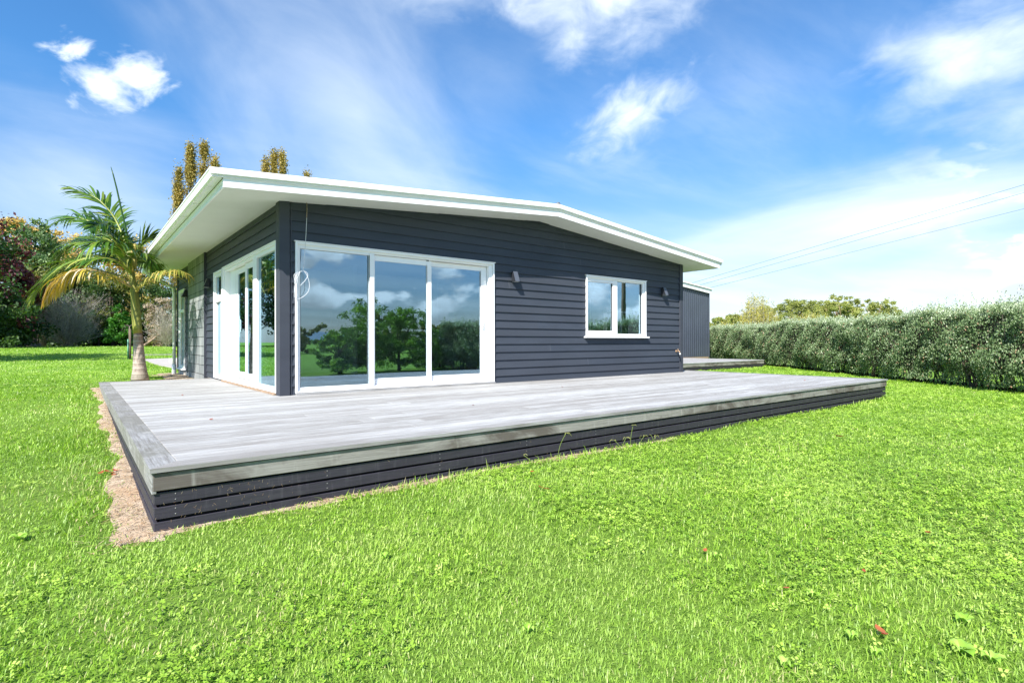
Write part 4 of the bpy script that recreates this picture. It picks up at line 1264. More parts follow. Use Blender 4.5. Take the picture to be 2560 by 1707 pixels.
for i, (ua, ub, va) in enumerate(((-170, 0, 770), (-30, 140, 790), (90, 260, 790), (210, 390, 790), (340, 510, 790))):
    bank_tree('understorey_shrub', 'dark understorey shrub low behind the garden trees, %s from the left edge' % ('first', 'second', 'third', 'fourth', 'fifth')[i], ua, ub, va, 872, 53, 24, 'darkgreen_leaves', 11000, 0.26, 50+i, shape='dome', cat='shrub', r0=0.08, group='dark shrubs under the garden trees', tone=(0, 0.7))
bank_tree('broadleaf_tree', 'tree beyond the left of the lawn that casts the long shadow band', -640, -250, 260, 700, 18.5, 22, 'bluegreen_leaves', 9000, 0.25, 58, group='garden trees beyond the left of the lawn')
# off to the left, reflected in the side panes
for i, (ua, ub, va, D, mt) in enumerate(((-420, -190, 560, 34, 'darkgreen_leaves'), (-760, -440, 590, 30, 'bluegreen_leaves'), (-1250, -820, 560, 27, 'darkgreen_leaves'), (-2000, -1350, 500, 24, 'olive_leaves'), (-3200, -2200, 500, 19, 'darkgreen_leaves'))):
    bank_tree('broadleaf_tree', 'dark garden tree beyond the left of the lawn', ua, ub, va, 850, D, 18, mt, 8000, 0.25, 30+i, shape='dome', group='garden trees beyond the left of the lawn')

# bare grey shrub: a fan of thin twigs
def twiggy(name, label, u0, u1, v0, D, n, seed, lean=0.0):
    rs = random.Random(seed)
    b = gpt((u0+u1)/2, D)
    e = empty(name, tuple(b), label, 'shrub')
    V = []; A = []
    hw = (u1-u0)/2/FPX*D; H = at_px(0, v0, D)[2]-b[2]
    def twig(p, d, ln, w, lev):
        q = p.copy(); seg = 4
        a = rs.random()
        for s_ in range(seg):
            d2 = d+np.array([rs.gauss(0, .12), rs.gauss(0, .12), rs.gauss(0, .06)+0.03]); d2 /= np.linalg.norm(d2)
            q2 = q+d2*ln/seg
            sd_ = np.cross(d2, np.array([rs.gauss(0, 1), rs.gauss(0, 1), rs.gauss(0, 1)])); sd_ /= np.linalg.norm(sd_)
            w1 = w*(1-s_/seg*0.7); w2 = w*(1-(s_+1)/seg*0.7)
            V.extend([q-sd_*w1, q+sd_*w1, q2+sd_*w2, q2-sd_*w2]); A.append(a)
            q = q2; d = d2
            if lev < 2:
                for _ in range(3 if lev == 0 else 2):
                    dd = d+np.array([rs.gauss(0, .5), rs.gauss(0, .5), rs.gauss(0.1, .35)]); dd /= np.linalg.norm(dd)
                    twig(q.copy(), dd, ln*0.42, w*0.5, lev+1)
    for i in range(n):
        az = rs.uniform(0, 2*math.pi); t_ = math.sqrt(rs.random())
        tip = np.array([math.cos(az)*t_*hw, math.sin(az)*t_*hw*0.8, H*(0.35+0.65*math.sqrt(1-t_*t_*0.9))*rs.uniform(0.35, 1.0)])
        ln = np.linalg.norm(tip); twig(b+np.array([rs.gauss(0, .12), rs.gauss(0, .12), 0]), tip/ln, ln*0.92, 0.022, 0)
    mb = MB(); mb.tube([b-np.array([0, 0, .1]), b+np.array([0, 0, 0.5])], [0.16, 0.10], 7); mb.build('trunk', M['bark'], e)
    np_mesh('twigs', np.array(V), 4, LEAF, np.array(A), M['twig'], e)
    return e
twiggy('bare_shrub', 'large bare grey twiggy shrub at the far edge of the lawn', 92, 242, 738, 46, 95, 5)
twiggy('bare_shrub', 'smaller bare pinkish grey shrub beside the downpipe', 385, 450, 778, 45, 40, 6)

# leaning multi-stem trunk with dead skirt
b0 = gpt(108, 45.5)
e = empty('cabbage_tree', tuple(b0), 'small tree with leaning brown trunks left of the bare grey shrub', 'tree')
mb = MB()
for du, dv in ((0, 0), (-9, 2), (3, -3)):
    mb.tube([b0+np.array([0, 0, -0.1]), at_px(108+du*0.4, 845, 45.5), at_px(107+du*1.2, 822+dv, 45.5), at_px(104+du*2, 800+dv, 45.5)], [0.24, 0.17, 0.15, 0.12], 7)
mb.build('trunk', M['barkpale'], e)
P = np.concatenate([at_px(104+du*2, 800+dv, 45.5)+RNG.normal(size=(500, 3))*np.array([.45, .45, .35]) for du, dv in ((0, 0), (-9, 2), (3, -3))])
np_mesh('crown', leaf_quads(P, 0.5, 0.12), 4, LEAF, RNG.random(len(P)), M['dry_leaves'], e)
# fallen branch leaning by the dry shrub
mb = MB(); mb.tube([gpt(357, 44)+np.array([0, 0, .05]), at_px(380, 850, 44.5), at_px(400, 834, 45)], [0.10, 0.09, 0.06], 7)
tag(mb.build('fallen_branch', M['barkpale']), 'pale fallen branch leaning against the brown dried shrub', 'branch')
# low retaining edge under maple
mb = MB(); g0 = gpt(62, 43); g1 = gpt(100, 44)
mb.tube([g0+np.array([0, 0, .12]), g1+np.array([0, 0, .12])], 0.16, 8)
tag(mb.build('garden_log', M['bark']), 'grey log edging on the far lawn left of the leaning trunk', 'log')

# poplars
def poplar(label, spires, D, seed):
    b = gpt(spires[0][0], D); rs = random.Random(seed)
    e = empty('poplar_tree', tuple(b), label, 'tree', 'golden poplars behind the house')
    mb = MB(); P = []; A = []
    for (u, v, w) in spires:
        top = at_px(u, v, D); w_ = w/FPX*D
        bb = b+np.array([rs.uniform(-.3, .3), rs.uniform(-.3, .3), 0])
        low = np.array([top[0], top[1], b[2]+3.0])
        mb.tube([bb, low, (low+top)/2, top], [0.35, 0.28, 0.14, 0.02], 6)
        for k in range(60):
            z = rs.random()**0.8; c = low+(top-low)*z
            rr = w_*(1-z**2.2)*0.95+0.12
            an = rs.uniform(0, 6.28); c2 = c+np.array([math.cos(an)*rr, math.sin(an)*rr, 0.7])
            mb.tube([c-np.array([0, 0, 0.6]), c2], [0.05, 0.015], 4)
            m_ = 210
            s_ = RNG.random(m_)[:, None]
            P.append((c-np.array([0, 0, .3]))+(c2-c+np.array([0, 0, .6]))*s_+RNG.normal(size=(m_, 3))*np.array([.24, .24, .42]))
            A.append(np.clip(rs.random()*0.6+RNG.random(m_)*0.4, 0, 1))
    mb.build('trunk', M['barkdark'], e)
    P = np.concatenate(P)
    np_mesh('crown', leaf_quads(P, 0.20, 0.75), 4, LEAF, np.concatenate(A), M['poplar_leaves'], e)
poplar('golden poplar with three spires rising above the left eave', [(446, 434, 17), (476, 378, 22), (510, 374, 22), (536, 405, 12)], 70, 1)
poplar('golden poplar whose tip shows above the middle of the roof edge', [(664, 408, 13), (686, 390, 17), (706, 396, 14)], 74, 2)
poplar('distant poplar barely showing over the roof edge', [(768, 449, 6)], 78, 3)

# right: distant gums, willow
def gum(label, u0, u1, v0, D, n, seed, **k):
    rs = random.Random(seed)
    b = gpt((u0+u1)/2, D)
    cl = []
    for i in range(n):
        a = rs.uniform(-1, 1); h_ = rs.uniform(0, 1)
        u = (u0+u1)/2+a*(u1-u0)/2*0.85
        v = v0+(abs(a)**2*0.45+h_*0.75*(1-abs(a)*0.5))*(830-v0)*0.85+6
        r_ = (u1-u0)/FPX*D*rs.uniform(0.13, 0.22)
        cl.append((at_px(u, v, D+rs.uniform(-3, 3)), (r_, r_, r_*0.5)))
    tt = at_px((u0+u1)/2, 815, D)
    return tree('gum_tree', label, b, cl, 'gum_leaves', 800*n, 0.30, 'barkpale', 0.45, tt, 'tree', 'distant gum trees beyond the hedge', ar=0.5, **k)
gum('tall distant gum tree with domed crown beyond the middle of the hedge', 2030, 2160, 733, 105, 22, 1)
gum('distant gum tree with open crown at the right end of the row', 2125, 2242, 742, 108, 18, 2)
gum('broad distant gum tree left of the tall domed one', 1930, 2060, 752, 112, 20, 3)
gum('low distant gum tree nearest the shed', 1782, 1885, 785, 118, 16, 4)
gum('distant gum tree between the low one and the broad one', 1850, 1955, 768, 115, 16, 6)
bank_tree('gum_tree', 'low dark gum at the far right end of the distant row', 2165, 2235, 775, 835, 100, 8, 'gum_leaves', 3500, 0.3, 41, group='distant gum trees beyond the hedge', tone=(0, .6))
HG = np.tile(np.array([[0, 0, 1.0]]), (1, 1))
def willow(label, u0, u1, v0, D, seed, n=260):
    rs = random.Random(seed); b = gpt((u0+u1)/2, D)
    e = empty('willow_shrub', tuple(b), label, 'shrub', 'yellow willows just beyond the hedge')
    V = []; A = []; hw = (u1-u0)/2/FPX*D; P = []
    mb = MB(); mb.tube([b, b+np.array([0, 0, 1.2])], [0.2, 0.1], 6)
    for i in range(n):
        a = rs.gauss(0, .42); a = max(-1, min(1, a)); H = (at_px(0, v0, D)[2]-b[2])*(0.55+0.45*rs.random())*(1-0.45*abs(a)**1.3)
        p = b+Rv*a*hw*1.0+Fv*rs.uniform(-1, 1)*hw*0.5; p[2] = b[2]+0.6
        q = p+Rv*rs.gauss(0, .12)+np.array([0, 0, H-0.6])
        sd_ = np.array([Rv[0], Rv[1], 0])*0.012
        V.extend([p-sd_, p+sd_, q+sd_*0.3, q-sd_*0.3]); A.append(rs.random())
        m_ = 42; s_ = (RNG.random(m_)**0.7)[:, None]
        P.append(p+(q-p)*s_+RNG.normal(size=(m_, 3))*0.13*np.array([1, 1, 1]))
    mb.build('trunk', M['bark'], e)
    np_mesh('twigs', np.array(V), 4, LEAF, np.array(A), M['twig'], e)
    P = np.concatenate(P); np_mesh('crown', leaf_quads(P, 0.17, 0.35), 4, LEAF, RNG.random(len(P)), M['willow_leaves'], e)
willow('yellow willow with wispy tall tip beyond the hedge near the shed', 1835, 1955, 728, 60, 1)
willow('yellow willow shrub beyond the hedge below the distant gums', 1950, 2100, 778, 58, 2, 300)
willow('low yellow willow shrub next to the corner of the shed', 1768, 1850, 800, 62, 3, 160)
willow('yellow willow shrub beyond the hedge at the right of the row', 2095, 2190, 790, 57, 4, 180)
bank_tree('broadleaf_tree', 'grey green tree just entering the right edge of the photo', 2535, 2760, 700, 850, 26, 16, 'bluegreen_leaves', 7000, 0.12, 44, tone=(0.2, .9))
bank_tree('broadleaf_tree', 'low grey green bush behind the hedge at the right edge', 2470, 2580, 748, 850, 27, 10, 'bluegreen_leaves', 3500, 0.10, 45, tone=(0.2, .9), cat='bush')

# hedge --------------------------------------------------------------
HL = [(9.0, -10.8), (12.75, -5.45), (17.05, -0.2), (19.6, 3.3), (23.5, 8.2), (27, 12.5)]
def hline(s_):
    """point and direction along the hedge's front foot"""
    seg = [math.dist(HL[i], HL[i+1]) for i in range(len(HL)-1)]
    for i, l_ in enumerate(seg):
        if s_ <= l_ or i == len(seg)-1:
            a = np.array(HL[i]); b = np.array(HL[i+1]); d = (b-a)/l_
            return a+d*s_, d
        s_ -= l_
HLEN = sum(math.dist(HL[i], HL[i+1]) for i in range(len(HL)-1))
hedge = empty('hedge', (17.6, 0.0, -0.35), 'long clipped silvery green hedge along the right side of the lawn', 'hedge')
N_ = 250000
s_ = HLEN*RNG.random(N_)**1.15
PD = [hline(x) for x in np.linspace(0, HLEN, 400)]
ii = np.clip((s_/HLEN*399).astype(int), 0, 399)
base = np.array([p for p, d in PD])[ii]; dr = np.array([d for p, d in PD])[ii]
base = base+dr*RNG.uniform(-0.06, 0.06, (N_, 1))
nr = np.stack([dr[:, 1], -dr[:, 0]], 1)      # away from the lawn
face = RNG.random(N_)
zt = 1.38+0.05*np.sin(s_*0.9)+0.05*np.sin(s_*2.7+1)+0.045*np.sin(s_*7)
gz = hgt(base[:, 0], base[:, 1])
uu = RNG.random(N_)
lump = 0.12*np.sin(s_*2.9+1.3+2.0*np.sin(uu*5+s_))+0.08*np.sin(s_*6.3+uu*7)+0.07*np.sin(s_*13.1+uu*15)
THK = 1.25
u_ = uu
z = np.where(face < 0.62, gz+0.12+(zt-gz-0.12)*u_, zt-0.05+RNG.normal(size=N_)*0.05)
dd_ = np.where(face < 0.62, 0.10+lump+0.17*(1-sstep(0.0, 0.35, u_))+0.13*sstep(0.8, 1.0, u_)+np.abs(RNG.normal(size=N_))*0.10, 0.15+u_*(THK-0.1))
bk2 = face > 0.93
z = np.where(bk2, gz+0.1+(zt-gz-0.1)*u_, z); dd_ = np.where(bk2, THK+0.03*RNG.normal(size=N_), dd_)
P = np.stack([base[:, 0]+nr[:, 0]*dd_, base[:, 1]+nr[:, 1]*dd_, z], 1)
# upright shoots on the top
ns = 2600
s2 = HLEN*RNG.random(ns)**1.1; i2 = np.clip((s2/HLEN*399).astype(int), 0, 399)
b2 = np.array([p for p, d in PD])[i2]; d2_ = np.array([d for p, d in PD])[i2]; n2_ = np.stack([d2_[:, 1], -d2_[:, 0]], 1)
o2 = RNG.uniform(0.1, THK, ns); h2 = RNG.gamma(2.0, 0.050, ns)*(1.0+0.35*(s2 < 12))
t2 = 1.38+0.05*np.sin(s2*0.9)+0.04*np.sin(s2*2.7+1)+0.03*np.sin(s2*7)
k2 = 16
zz = RNG.random((ns, k2))
SP = np.stack([(b2[:, 0]+n2_[:, 0]*o2)[:, None]+RNG.normal(size=(ns, k2))*0.02+zz*0.03, (b2[:, 1]+n2_[:, 1]*o2)[:, None]+RNG.normal(size=(ns, k2))*0.02, (t2-0.06)[:, None]+zz*(h2+0.08)[:, None]], -1).reshape(-1, 3)
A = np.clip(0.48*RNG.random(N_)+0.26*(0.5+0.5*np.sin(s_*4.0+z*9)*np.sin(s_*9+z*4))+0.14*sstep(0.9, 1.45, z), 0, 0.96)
A = np.where(RNG.random(N_) < 0.03, 1.0, A)
up = np.tile(np.array([[0.15, 0.1, 1.0]]), (N_, 1))
V1 = leaf_quads(P, 0.047, 0.50, up, 0.60)
V2 = leaf_quads(SP, 0.044, 0.45, np.tile(np.array([[0.0, 0, 1.0]]), (len(SP), 1)), 0.6)
np_mesh('foliage', np.concatenate([V1, V2]), 4, LEAF, np.concatenate([A, np.clip(0.45+0.5*RNG.random(len(SP)), 0, .96)]), M['hedge'], hedge)
inn = MB()   # dense dark interior twigs
for k in range(620):
    p, d = hline(random.uniform(0, HLEN)); nn = np.array([d[1], -d[0]])
    a = p+nn*random.uniform(0.45, 0.95); g0 = hz(a[0], a[1])
    tip = p+nn*random.uniform(0.1, THK)+d*random.uniform(-0.6, 0.6)
    inn.tube([(a[0], a[1], g0-0.05), ((a[0]*0.6+tip[0]*0.4), (a[1]*0.6+tip[1]*0.4), g0+0.5), (tip[0], tip[1], random.uniform(0.6, 1.35))], [0.016, 0.012, 0.005], 4)
inn.build('branches', M['barkdark'], hedge)
core_ = MB()
for k in range(len(HL)-1):
    a = np.array(HL[k]); b = np.array(HL[k+1]); d = (b-a)/np.linalg.norm(b-a); nn = np.array([d[1], -d[0]])
    q4 = [a+nn*0.52, b+nn*0.52, b+nn*1.0, a+nn*1.0]
    z0, z1 = -0.02, 1.30
    core_.add([(*q, z0) for q in q4]+[(*q, z1) for q in q4], [(0, 1, 5, 4), (1, 2, 6, 5), (2, 3, 7, 6), (3, 0, 4, 7), (4, 5, 6, 7), (3, 2, 1, 0)])
core_.build('inner_growth', M['barkdark'], hedge)
x = 0.8
while x < HLEN:
    p, d = hline(x); nn = np.array([d[1], -d[0]]); a = p+nn*random.uniform(0.45, 0.6); g0 = hz(*a)
    tr = MB()
    for k in range(3):
        tr.tube([(a[0], a[1], g0-0.06), (a[0]+random.uniform(-.08, .08), a[1]+random.uniform(-.08, .08), g0+0.16), (a[0]+random.uniform(-.35, .35)*d[0]-nn[0]*0.1, a[1]+random.uniform(-.35, .35)*d[1], g0+0.6)], [0.045, 0.030, 0.015], 6)
    tr.build('trunk', M['barkdark'], hedge)
    x += random.uniform(1.5, 2.1)

# shrubs and trees across the lawn behind the photographer (they show in the panes)
def shrub_at(name, label, x, y, r, h, mt, nl, ls, seed, group):
    rs = random.Random(seed); g0 = hz(x, y)
    cl = []
    for i in range(20):
        zz_ = rs.uniform(0.10, 0.88); a = rs.uniform(0, 6.28); t_ = math.sqrt(rs.random())*(0.85-0.35*zz_)
        cl.append(((x+math.cos(a)*t_*r, y+math.sin(a)*t_*r, g0+h*zz_), (r*0.34, r*0.34, h*0.13)))
    return tree(name, label, (x, y, g0), cl, mt, nl, ls, 'barkdark', 0.07, (x, y, g0+h*0.4), 'shrub', group)
GS = 'leafy shrubs reflected in the panes'
for i, (x, y, r, h, mt) in enumerate(((4.9, -10.6, 1.2, 1.7, 'shrub_leaves'), (6.1, -10.9, 1.4, 2.7, 'shrub_leaves'), (7.5, -11.3, 1.3, 2.5, 'shrub_leaves'), (8.9, -11.6, 1.1, 1.7, 'shrub_leaves'),
                                      (10.9, -11.2, 1.4, 2.2, 'olive_leaves'), (12.2, -10.2, 1.3, 2.1, 'shrub_leaves'), (13.6, -9.4, 1.4, 2.6, 'shrub_leaves'), (10.0, -12.4, 1.1, 1.3, 'shrub_leaves'))):
    shrub_at('leafy_shrub', 'leafy shrub reflected in the sliding doors, '+('low one farthest left', 'tallest on the left', 'tall one at the centre', 'low one right of centre', 'olive one on the right', 'dark one on the right', 'tall one farthest right', 'smallest one standing behind the gap')[i], x, y, r, h, mt, 12000, 0.075, 60+i, GS)
for i, (x, y, r, h, mt) in enumerate(((2, -46, 4, 2.6, 'darkgreen_leaves'), (14, -48, 5, 3.0, 'olive_leaves'), (24, -44, 5, 4.2, 'olive_leaves'), (36, -46, 6, 3.6, 'darkgreen_leaves'), (50, -40, 6, 3.6, 'bluegreen_leaves'))):
    shrub_at('broadleaf_tree', 'distant low tree reflected in the panes, '+('dark one farthest left', 'olive one left of the hedge shrubs', 'tallest olive one', 'dark one farther right', 'blue green one farthest right')[i], x, y, r, h, mt, 4000, 0.4, 80+i, 'distant trees reflected in the panes')
# far hills
hm = MB()
vs = []; fs = []
for k in range(73):
    an = math.radians(150+k*2.2); Rr = 1500
    hh = 26+12*math.sin(k*0.45)+8*math.sin(k*1.1+1)+4*math.sin(k*2.3)
    hh *= min(1, k/6, (72-k)/6)
    vs += [(math.cos(an+math.pi*0.0)*Rr*1.0, math.sin(an)*Rr, -2), (math.cos(an)*Rr*1.15, math.sin(an)*Rr*1.15, hh), (math.cos(an)*Rr*1.4, math.sin(an)*Rr*1.4, hh*0.7)]
    if k:
        b = 3*(k-1); fs += [(b, b+3, b+4, b+1), (b+1, b+4, b+5, b+2)]
hm.add(vs, fs, 0, .5, True)
tag(hm.build('hills', M['hill']), kind='structure')

# ------------------------------------------------------------------ palm
PB = np.array([-1.10, 6.60, hz(-1.10, 6.60)])
palm = empty('palm_tree', tuple(PB), 'windblown palm with green and golden fronds behind the left end of the deck', 'palm tree')
KP = 11.92/FPX
def pl(u, v, d=0.0):
    """metres around the palm: u,v as read off a 3.015x enlargement"""
    return world_at(60+u/3.015, 440+v/3.015, 11.92+d)
mb = MB()
ptz = [(0, 0.172), (0.05, 0.162), (0.16, 0.138), (0.32, 0.120), (0.5, 0.108), (0.70, 0.098), (0.95, 0.086), (1.02, 0.084)]
b_, t_ = pl(875, 1530), pl(858, 1185)
mb.tube([b_+(t_-b_)*min(1, q/1.0)+np.array([0, 0, -0.04 if q == 0 else 0]) for q, r in ptz], [r for q, r in ptz], 22)
mb.build('trunk', M['palmtrunk'], palm)
mb = MB()
mb.tube([pl(858, 1190), pl(852, 1120), pl(843, 1000), pl(834, 900), pl(822, 800), pl(812, 700), pl(800, 600)], [0.084, 0.088, 0.088, 0.080, 0.060, 0.046, 0.030], 18)
mb.tube([pl(850, 1000, -.05), pl(830, 880, -.06), pl(850, 860, -.05)], [0.02, 0.03, 0.006], 6)
mb.build('crownshaft', M['crownshaft'], palm)
mb = MB(); mb.tube([pl(800, 620), pl(772, 420), pl(735, 260), pl(700, 100), pl(672, -10), pl(655, -68)], [0.030, 0.022, 0.018, 0.016, 0.013, 0.005], 8, 0, 0.2)
mb.build('spear_leaf', M['frond'], palm)
def frond(name, ctrl, nleaf, ll, mtl, twist=0.0, droop=0.35, sweep=0.75, tone=(0, 1), wid=0.050, start=0.22):
    nleaf = int(nleaf*0.85); ll *= 1.15
    pts = np.array(smoothpts([pl(*c) for c in ctrl], 8))
    mb = MB(); n = len(pts)
    mb.tube(pts, [0.022*(1-0.85*i/(n-1))+0.003 for i in range(n)], 6, 0, 0.95)
    ob = mb.build(name, M[mtl], palm)
    seg = np.linalg.norm(np.diff(pts, axis=0), axis=1); cum = np.concatenate(([0], np.cumsum(seg))); tot = cum[-1]
    V = []; A = []
    for side_ in (-1, 1):
        for k in range(nleaf):
            t_ = start+(1-start)*(k+random.uniform(-.3, .3))/nleaf
            t_ = max(start, min(0.995, t_)); s_ = t_*tot
            i = min(n-2, int(np.searchsorted(cum, s_))-1 if s_ > 0 else 0); i = max(0, i)
            p = pts[i]+(pts[i+1]-pts[i])*((s_-cum[i])/max(seg[i], 1e-6))
            tg = pts[min(i+1, n-1)]-pts[max(i-1, 0)]; tg /= np.linalg.norm(tg)
            sd_ = np.cross(tg, np.array([0, 0, 1.0])); sd_ /= (np.linalg.norm(sd_)+1e-6); up_ = np.cross(sd_, tg)
            tw = twist+random.gauss(0, 0.12)
            s2_ = sd_*math.cos(tw)+up_*math.sin(tw)
            u2_ = -sd_*math.sin(tw)+up_*math.cos(tw)
            tt = (t_-start)/(1-start)
            ln = ll*(0.55+0.75*math.sin(math.pi*min(1, tt*0.9+0.12)))*random.uniform(0.8, 1.12)*(1.0 if tt < .9 else 0.8)
            d0 = s2_*side_*(1-0.45*tt)+tg*(sweep+0.75*tt)+u2_*0.22+np.array([random.gauss(0, .10) for _ in range(3)])
            d0 /= np.linalg.norm(d0)
            w = wid*random.uniform(0.7, 1.15)
            wn_ = np.cross(d0, u2_); wn_ /= (np.linalg.norm(wn_)+1e-6)
            q = p.copy(); d = d0.copy(); quad = [q-wn_*w*0.18, q+wn_*w*0.18]
            for j in range(1, 5):
                d = d+np.array([0, 0, -1.0])*droop*0.28*j*random.uniform(.7, 1.3); d /= np.linalg.norm(d)
                q = q+d*ln/4
                ww = (0.5, 0.46, 0.30, 0.03)[j-1]*w
                quad += [q-wn_*ww, q+wn_*ww]
            V += quad; a_ = tone[0]+(tone[1]-tone[0])*random.random()
            A += [a_]*4+[min(1, a_+0.05)]*4+[min(1, a_+0.22)]*2
    V = np.array(V)
    np_mesh('leaflets', V, 10, [(0, 1, 3, 2), (2, 3, 5, 4), (4, 5, 7, 6), (6, 7, 9, 8)], np.array(A), M[mtl], ob)
frond('frond', [(812, 700), (770, 520, .1), (690, 330, .2), (600, 215, .2), (520, 155, .2), (400, 112, .1), (330, 88, 0)], 40, 0.44, 'frond', twist=0.45, droop=0.30, tone=(0, .85), start=0.40)
frond('frond', [(810, 720), (740, 560, -.3), (640, 440, -.5), (540, 370, -.6), (430, 320, -.6), (330, 330, -.5), (240, 350, -.4)], 46, 0.50, 'frond', twist=0.5, droop=0.34, tone=(0, .8), start=0.25)
frond('frond', [(812, 720), (720, 540, .3), (600, 470, .5), (450, 470, .6), (340, 520, .6), (260, 600, .6)], 46, 0.52, 'frond', twist=0.5, droop=0.35, tone=(0, .85), start=0.25)
frond('frond', [(815, 740), (690, 640, -.4), (520, 620, -.7), (360, 650, -.8), (210, 740, -.8), (110, 850, -.8), (60, 930, -.8)], 52, 0.52, 'frond', twist=0.35, droop=0.35, tone=(0.2, .98), start=0.2)
frond('frond', [(812, 700), (760, 580, .4), (700, 470, .6), (640, 400, .7), (570, 370, .9), (500, 380, 1.1)], 42, 0.42, 'frond', twist=0.8, droop=0.25, tone=(0, .7), start=0.3)
frond('frond', [(812, 690), (770, 540, -.4), (710, 440, -.7), (650, 380, -.9), (580, 360, -1.2), (500, 390, -1.5)], 42, 0.45, 'frond', twist=0.7, droop=0.25, tone=(0, .7), start=0.25)
frond('frond', [(815, 730), (720, 600, .3), (600, 570, .5), (480, 600, .5), (380, 690, .5)], 44, 0.50, 'frond', twist=0.3, droop=0.4, tone=(0.1, .9), start=0.2)
frond('frond', [(815, 700), (860, 560, .2), (920, 480, .3), (985, 450, .4)], 34, 0.36, 'frond', twist=0.6, droop=0.3, tone=(0.1, .95), start=0.25)
frond('frond', [(818, 720), (880, 640, .4), (940, 640, .8), (1000, 700, 1.1)], 32, 0.40, 'frond', twist=0.3, droop=0.4, tone=(0, .8), start=0.2)
frond('frond', [(815, 720), (860, 620, -.1), (900, 590, -.2), (950, 620, -.3), (975, 680, -.4)], 32, 0.34, 'frond', twist=0.3, droop=0.45, tone=(0, .8), start=0.2)
frond('frond', [(808, 690), (800, 560, .6), (770, 480, 1.0), (700, 450, 1.5), (600, 470, 1.9)], 38, 0.45, 'frond', twist=0.2, droop=0.35, tone=(0, .8), start=0.25)
frond('frond', [(812, 740), (700, 600, -.2), (560, 520, -.3), (420, 500, -.3), (300, 570, -.3), (225, 680, -.3)], 46, 0.46, 'frond', twist=0.3, droop=0.4, tone=(0, .9), start=0.2)
frond('frond', [(812, 745), (710, 650, .2), (600, 610, .2), (460, 650, .2), (340, 740, .2)], 44, 0.42, 'frond', twist=0.2, droop=0.45, tone=(0.2, .95), start=0.2)
frond('frond', [(812, 735), (740, 560, -.7), (640, 500, -1.1), (520, 510, -1.4), (420, 590, -1.5)], 44, 0.46, 'frond', twist=0.3, droop=0.4, tone=(0, .8), start=0.2)
frond('drooping_frond', [(815, 740), (846, 600, -.2), (846, 520, -.3), (822, 530, -.4), (810, 600, -.5), (828, 700, -.5)], 20, 0.22, 'frondmid', twist=0.1, droop=0.7, wid=0.045, start=0.4)
frond('golden_frond', [(812, 840), (720, 790, -.5), (620, 740, -.9), (480, 705, -1.2), (340, 730, -1.3), (230, 830, -1.3), (150, 960, -1.3)], 78, 0.36, 'frondgold', twist=0.1, droop=0.75, wid=0.034, tone=(0.05, 1), sweep=0.55, start=0.25)
frond('golden_frond', [(815, 830), (720, 760, .2), (600, 720, .3), (500, 700, .3), (400, 730, .3), (290, 820, .3), (240, 900, .3)], 60, 0.34, 'frondgold', twist=0.1, droop=0.7, wid=0.034, tone=(0.0, .9), sweep=0.6, start=0.3)
frond('golden_frond', [(845, 880), (880, 830, -.2), (960, 790, -.5), (1060, 740, -.7), (1140, 715, -.9), (1210, 730, -1.0), (1250, 790, -1.0)], 34, 0.36, 'frondmid', twist=0.15, droop=0.6, wid=0.036, tone=(0.0, .95), sweep=0.5, start=0.3)
palm['label'] = 'windblown palm with green and golden fronds behind the left end of the deck'

# staked sapling beyond the palm
sp = gpt(322, 23.6)
e = empty('sapling', tuple(sp), 'thin weeping sapling tied to stakes on the lawn beside the palm', 'sapling')
def pz(u, v, D=23.6): return world_at(u, v, D)
mb = MB(); mb.tube([sp, pz(323, 830), pz(324, 815)], [0.03, 0.028, 0.02], 6); mb.build('trunk', M['bark'], e)
mb = MB()
for tip in ((303, 828), (309, 835), (337, 822), (342, 828), (316, 812), (332, 812)):
    mb.tube(smoothpts([pz(324, 818), pz((324+tip[0])/2, 812), pz(*tip)], 4), [0.010]*8+[0.004], 5)
mb.build('branches', M['barkdark'], e)
mb = MB(); mb.tube([gpt(325.5, 23.4), world_at(325.5, 822, 23.4)], 0.035, 8); mb.build('stake', M['polewood'], e)
mb = MB(); mb.tube([gpt(320, 23.4), world_at(320, 848, 23.4)], 0.028, 8); mb.build('stake', M['greenstake'], e)
# pale rocks and a small yellow plant near the downpipe
rk = MB()
for i in range(3):
    c = gpt(432+i*4, 21.5-i*0.5); r_ = 0.14+0.03*i
    rk.tube([c-np.array([0, 0, .05]), c+np.array([0, 0, r_*0.5]), c+np.array([0.02, 0, r_*0.9]), c+np.array([.03, 0, r_*1.05])], [r_*1.1, r_, r_*0.6, 0.02], 7)
tag(rk.build('rocks', M['concrete']), 'pale garden rocks beside the path behind the white downpipe', 'rocks')
bank_tree('yellow_plant', 'small yellow green plant behind the white downpipe', 441, 449, 868, 890, 17.5, 4, 'willow_leaves', 500, 0.04, 71, cat='plant', r0=0.01)

